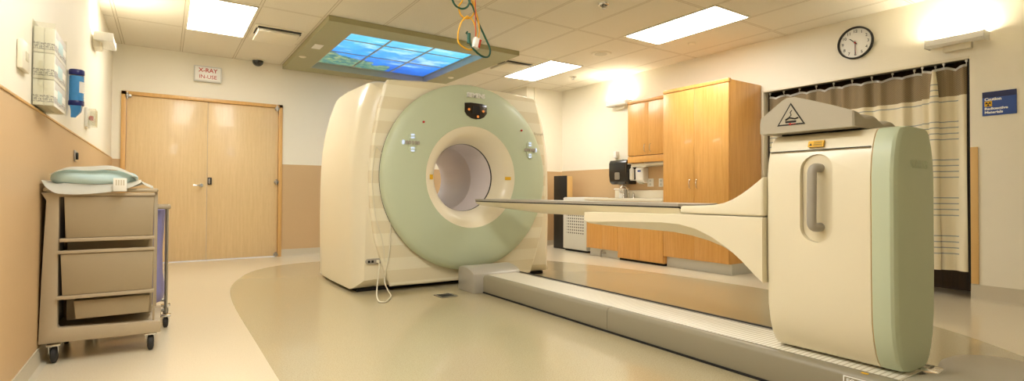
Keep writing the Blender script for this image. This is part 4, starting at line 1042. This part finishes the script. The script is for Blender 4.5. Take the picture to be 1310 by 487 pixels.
t = thing('intercom_plate', 'slim white plate on the left wall before the glove boxes', 'wall plate', (XL, 3.17, 1.45))
obj('plate', box((XL + 0.001, 3.10, 1.455), (XL + 0.022, 3.26, 1.585), 0.006), M['offwhite'], t); obj('key', box((XL + 0.021, 3.15, 1.50), (XL + 0.025, 3.21, 1.54), 0.002), M['greyprint'], t)
# blue canister
c = (XL + 0.046, 4.55, 1.50)
t = thing('wipes_dispenser', 'blue canister with navy end caps on the left wall', 'dispenser', (c[0], c[1], c[2]))
body = [(0.0, 0.02)] + [(0.0383 + 0.0018 * (i % 2), 0.02 + 0.008 * i) for i in range(22)] + [(0, 0.196)]
obj('body', lathe(body, c, 'z', 28), M['blue'], t)
obj('lid', lathe([(0, 0.196), (0.0403, 0.196), (0.0422, 0.202), (0.0422, 0.226), (0.0383, 0.232), (0, 0.232)], c, 'z', 28), M['navy'], t)
obj('base_cap', lathe([(0, -0.012), (0.0383, -0.012), (0.0422, -0.006), (0.0422, 0.018), (0.0403, 0.022), (0, 0.022)], c, 'z', 28), M['navy'], t)
obj('label', lathe([(0.0399, 0.075), (0.04032, 0.075), (0.04032, 0.15), (0.0399, 0.15)], c, 'z', 10, closed=True, a0=-1.1, a1=-0.2), M['white'], t)
b = loft([[(c[0] + a * 0.03, c[1] + d * 0.035, c[2] - 0.012) for a, d in ((-1, -1), (1, -1), (1, 1), (-1, 1))], [(c[0] + 0.0 + a * 0.026, c[1] + d * 0.02, c[2] - 0.05) for a, d in ((-1, -1), (1, -1), (1, 1), (-1, 1))], [(c[0] - 0.015 + a * 0.012, c[1] + d * 0.008, c[2] - 0.09) for a, d in ((-1, -1), (1, -1), (1, 1), (-1, 1))]])
obj('hanging_wipe', b, M['blue'], t)
# covered button
t = thing('alarm_button', 'red button under a clear cover on the left wall above the wainscot', 'button', (XL, 5.55, 1.44))
obj('back_plate', box((XL + 0.001, 5.44, 1.44), (XL + 0.02, 5.62, 1.60), 0.004), M['white'], t)
obj('button', lathe([(0, 0.05), (0.018, 0.05), (0.020, 0.03), (0.012, 0.02), (0, 0.02)], (XL, 5.53, 1.52), 'x', 18), M['red'], t)
b = box((XL + 0.0205, 5.45, 1.45), (XL + 0.07, 5.454, 1.59)); box((XL + 0.0205, 5.606, 1.45), (XL + 0.07, 5.61, 1.59), bm=b); box((XL + 0.067, 5.454, 1.45), (XL + 0.07, 5.606, 1.59), bm=b)
obj('cover', b, M['acrylic'], t, smooth=0)
t = thing('wall_switch', 'dark narrow switch plate on the left wainscot above the cart', 'switch', (XL + T, 4.86, 1.13))
obj('plate', box((XL + T + 0.001, 4.80, 1.125), (XL + T + 0.010, 4.92, 1.205), 0.002), M['steel'], t); obj('rocker', box((XL + T + 0.009, 4.83, 1.14), (XL + T + 0.022, 4.87, 1.19), 0.003), M['black'], t)

# ------------------------------------------------------------------ storage cart
CY0, CY1 = 3.62, 4.12; cl = XL + T + 0.004
t = thing('storage_cart', 'taupe plastic cart with three drawers against the left wall', 'cart', (-0.27, 3.87, 0))
up = [(cl, 0.905), (cl + 0.022, 0.862), (cl + 0.010, 0.5), (cl, 0.112), (-0.008, 0.104), (-0.008, 0.168), (-0.455, 0.186), (-0.462, 0.2), (-0.462, 0.880), (-0.38, 0.885), (-0.38, 0.908)]
obj('side_frame', prism([(a, z) for a, z in up], 'y', CY0, CY0 + 0.055, 0.004), M['cart'], t)
obj('rear_frame', prism([(a, z) for a, z in up], 'y', CY1 - 0.055, CY1, 0.004), M['cart'], t)
obj('base_tray', box((cl + 0.004, CY0 + 0.056, 0.115), (-0.010, CY1 - 0.056, 0.165), 0.006), M['cart'], t)
obj('drawer_housing', box((-0.440, CY0 + 0.13, 0.20), (-0.055, CY1 - 0.062, 0.90), 0.004), M['cart2'], t)
obj('back_panel', box((cl + 0.03, CY0 + 0.056, 0.165), (cl + 0.045, CY1 - 0.056, 0.90)), M['black'], t)
obj('top', box((cl + 0.008, CY0 - 0.005, 0.909), (-0.032, CY1 + 0.005, 0.930), 0.007), M['cart'], t)
obj('corner_post', box((-0.050, CY1 - 0.03, 0.166), (-0.034, CY1 - 0.002, 0.908), 0.003), M['cart'], t)
obj('corner_post', box((-0.048, CY0 + 0.035, 0.166), (-0.038, CY0 + 0.050, 0.908), 0.002), M['cart'], t)
def drawer(x0, x1, z0, z1, Y0, flange=True):
    d = obj('drawer', prism([(x0 + 0.010, z0), (x1 - 0.006, z0), (x1, z1), (x0, z1)], 'y', Y0, CY0 + 0.128, 0.005), M['cart2'], t)
    if flange:
        obj('drawer_lip', box((x0 - 0.014, Y0 - 0.008, z0 - 0.020), (x1 + 0.004, Y0 + 0.02, z0 - 0.001), 0.003), M['cart'], d)
        obj('drawer_lip', box((x0 - 0.012, Y0 - 0.006, z1 + 0.001), (x1 + 0.003, Y0 + 0.02, z1 + 0.018), 0.003), M['cart'], d)
    return d
drawer(-0.442, -0.046, 0.662, 0.886, CY0 - 0.012); drawer(-0.452, -0.046, 0.358, 0.578, CY0 - 0.012); drawer(-0.398, -0.060, 0.224, 0.322, CY0 + 0.01, False)
def caster(parent, x, y, r=0.044):
    b = box((x - 0.03, y - 0.03, 2 * r + 0.004), (x + 0.03, y + 0.03, 2 * r + 0.016), 0.003); prism([(y - 0.02, 2 * r + 0.004), (y + 0.02, 2 * r + 0.004), (y + 0.03, r), (y + 0.014, r - 0.006), (y - 0.006, r + 0.01)], 'x', x + 0.017, x + 0.021, bm=b); prism([(y - 0.02, 2 * r + 0.004), (y + 0.02, 2 * r + 0.004), (y + 0.03, r), (y + 0.014, r - 0.006), (y - 0.006, r + 0.01)], 'x', x - 0.021, x - 0.017, bm=b)
    c_ = obj('caster', b, M['chrome'], parent)
    obj('wheel', lathe([(0, -0.014), (r * 0.5, -0.016), (r * 0.8, -0.013), (r, -0.008), (r, 0.008), (r * 0.8, 0.013), (r * 0.5, 0.016), (0, 0.014)], (x, y + 0.012, r), 'x', 24), M['rubber'], c_)
    return c_
for p in ((-0.476, 3.65), (-0.055, 3.655), (-0.476, 4.07), (-0.055, 4.07)): caster(t, *p)

# folded pad on the cart
t = thing('wrapped_pillow', 'pale blue pillow wrapped in a white sheet on top of the cart', 'pillow', (-0.29, 3.75, 0.93))
def lens(cx, cy, z0, hx, hy, ht, hb, mat, name, parent, pw=2.6, twist=0.0, wr=0.0, seed=1):
    rnd = random.Random(seed); b = bmesh.new(); N1, N2 = 48, 10; rings = []
    for j in range(-N2, N2 + 1):
        f = j / N2; rr = (1 - abs(f) ** pw) ** (1 / pw); row = []
        for i in range(N1):
            a = 2 * PI * i / N1; ca, sa = math.cos(a), math.sin(a)
            k_ = 1 / (abs(ca) ** 3.2 + abs(sa) ** 3.2) ** (1 / 3.2)
            z = z0 + (ht * f if f > 0 else hb * f)
            w_ = wr * (math.sin(3 * a + 2 * f) + 0.6 * math.sin(7 * a + seed + 3 * f))
            row.append(b.verts.new((cx + hx * k_ * rr * ca * (1 + w_), cy + hy * k_ * rr * sa * (1 + w_), z + twist * ca + 0.3 * ht * w_ * 2)))
        rings.append(row)
    for A, B in zip(rings, rings[1:]):
        for i in range(N1): b.faces.new((A[i], A[(i + 1) % N1], B[(i + 1) % N1], B[i]))
    bmesh.ops.remove_doubles(b, verts=b.verts, dist=1e-5)
    return obj(name, b, mat, parent, smooth=80)
lens(-0.322, 3.755, 0.985, 0.192, 0.150, 0.050, 0.052, M['ltblue'], 'pillow', t, 2.6, 0.0, 0.02, 2)
# white sheet: wraps under and over, edges showing
def sheet_grid(fn, nu, nv, th=0.003):
    b = bmesh.new(); G_ = [[b.verts.new(fn(i / nu, j / nv)) for i in range(nu + 1)] for j in range(nv + 1)]
    for j in range(nv):
        for i in range(nu): b.faces.new((G_[j][i], G_[j][i + 1], G_[j + 1][i + 1], G_[j + 1][i]))
    bmesh.ops.solidify(b, geom=b.faces[:], thickness=th); return b
def under(u, v):
    x_ = -0.530 + 0.42 * u; y_ = 3.585 + 0.32 * v
    z_ = 0.934 + 0.035 * max(0, 1 - u / 0.16) ** 1.5 + 0.02 * max(0, (u - 0.8) / 0.2) ** 1.5
    z_ += 0.030 * max(0, 1 - abs(v - 0.15) / 0.2) * min(1, u * 5)
    if v < 0.15: z_ -= (0.15 - v) / 0.15 * (0.046 * math.sin(PI * min(1, u * 1.02) ** 0.62) ** 0.8 + 0.001)
    return (x_, y_, z_)
obj('under_sheet', sheet_grid(under, 30, 16), M['paper'], t, smooth=80)
def over(u, v):
    x_ = -0.502 + 0.372 * u; w_ = min(1, v / 0.25)
    y_ = 3.592 + 0.03 * w_ + 0.25 * v
    e_ = 1 - abs(2 * u - 1) ** 3
    z_ = 0.998 + 0.030 * e_ + 0.026 * e_ * w_ ** 0.6 + 0.006 * math.sin(11 * u + 2 * v) * (1 - 0.6 * v)
    return (x_, y_, z_)
obj('top_sheet', sheet_grid(over, 30, 14), M['paper'], t, smooth=80)
def corner(u, v): return (-0.155 + 0.10 * u, 3.64 + 0.2 * v, 0.995 - 0.058 * u ** 0.8 + 0.008 * math.sin(6 * u + 7 * v))
obj('sheet_corner', sheet_grid(corner, 10, 10), M['paper'], t, smooth=80)
b = box((-0.232, 3.566, 0.912), (-0.172, 3.572, 0.985), 0.001); o = obj('care_label', b, M['paper'], t)
b = bmesh.new()
for q in range(4): box((-0.222 + q * 0.011, 3.5650, 0.945), (-0.216 + q * 0.011, 3.5662, 0.975), bm=b)
obj('label_print', b, M['greyprint'], o)

# linen hamper behind the cart
t = thing('linen_hamper', 'violet laundry bag on a steel frame with casters behind the cart', 'hamper', (-0.18, 4.40, 0))
b = bmesh.new(); hx0, hx1, hy0, hy1 = -0.38, 0.018, 4.20, 4.58
for X_ in (hx0, hx1):
    for Y_ in (hy0, hy1): tube([(X_, Y_, 0.10), (X_, Y_, 0.80)], 0.010, 8, bm=b)
for z in (0.12,):
    tube([(hx0, hy0, z), (hx1, hy0, z), (hx1, hy1, z), (hx0, hy1, z)], 0.009, 8, closed=True, bm=b)
obj('frame', b, M['steel'], t)
obj('top_rim', tube([(hx0 - 0.01, hy0 - 0.01, 0.808), (hx1 + 0.012, hy0 - 0.01, 0.808), (hx1 + 0.012, hy1 + 0.01, 0.808), (hx0 - 0.01, hy1 + 0.01, 0.808)], 0.014, 10, closed=True), M['cart'], t)
def bagsec(z, k_, sh=0.0):
    out = []
    for i in range(40):
        a = 2 * PI * i / 40; ca, sa = math.cos(a), math.sin(a); kk = 1 / (abs(ca) ** 5 + abs(sa) ** 5) ** 0.2
        w_ = 1 + 0.03 * math.sin(7 * a + z * 9)
        out.append(((hx0 + hx1) / 2 + 0.185 * kk * ca * k_ * w_ + sh, (hy0 + hy1) / 2 + 0.175 * kk * sa * k_ * w_, z))
    return out
obj('bag', loft([bagsec(0.15, 0.75), bagsec(0.17, 0.97), bagsec(0.24, 1.02), bagsec(0.35, 0.95), bagsec(0.5, 0.93), bagsec(0.65, 0.97), bagsec(0.79, 1.0)]), M['purple'], t, smooth=60)
for p in ((hx0, hy0), (hx1, hy0), (hx0, hy1), (hx1, hy1)): caster(t, p[0], p[1], 0.036)
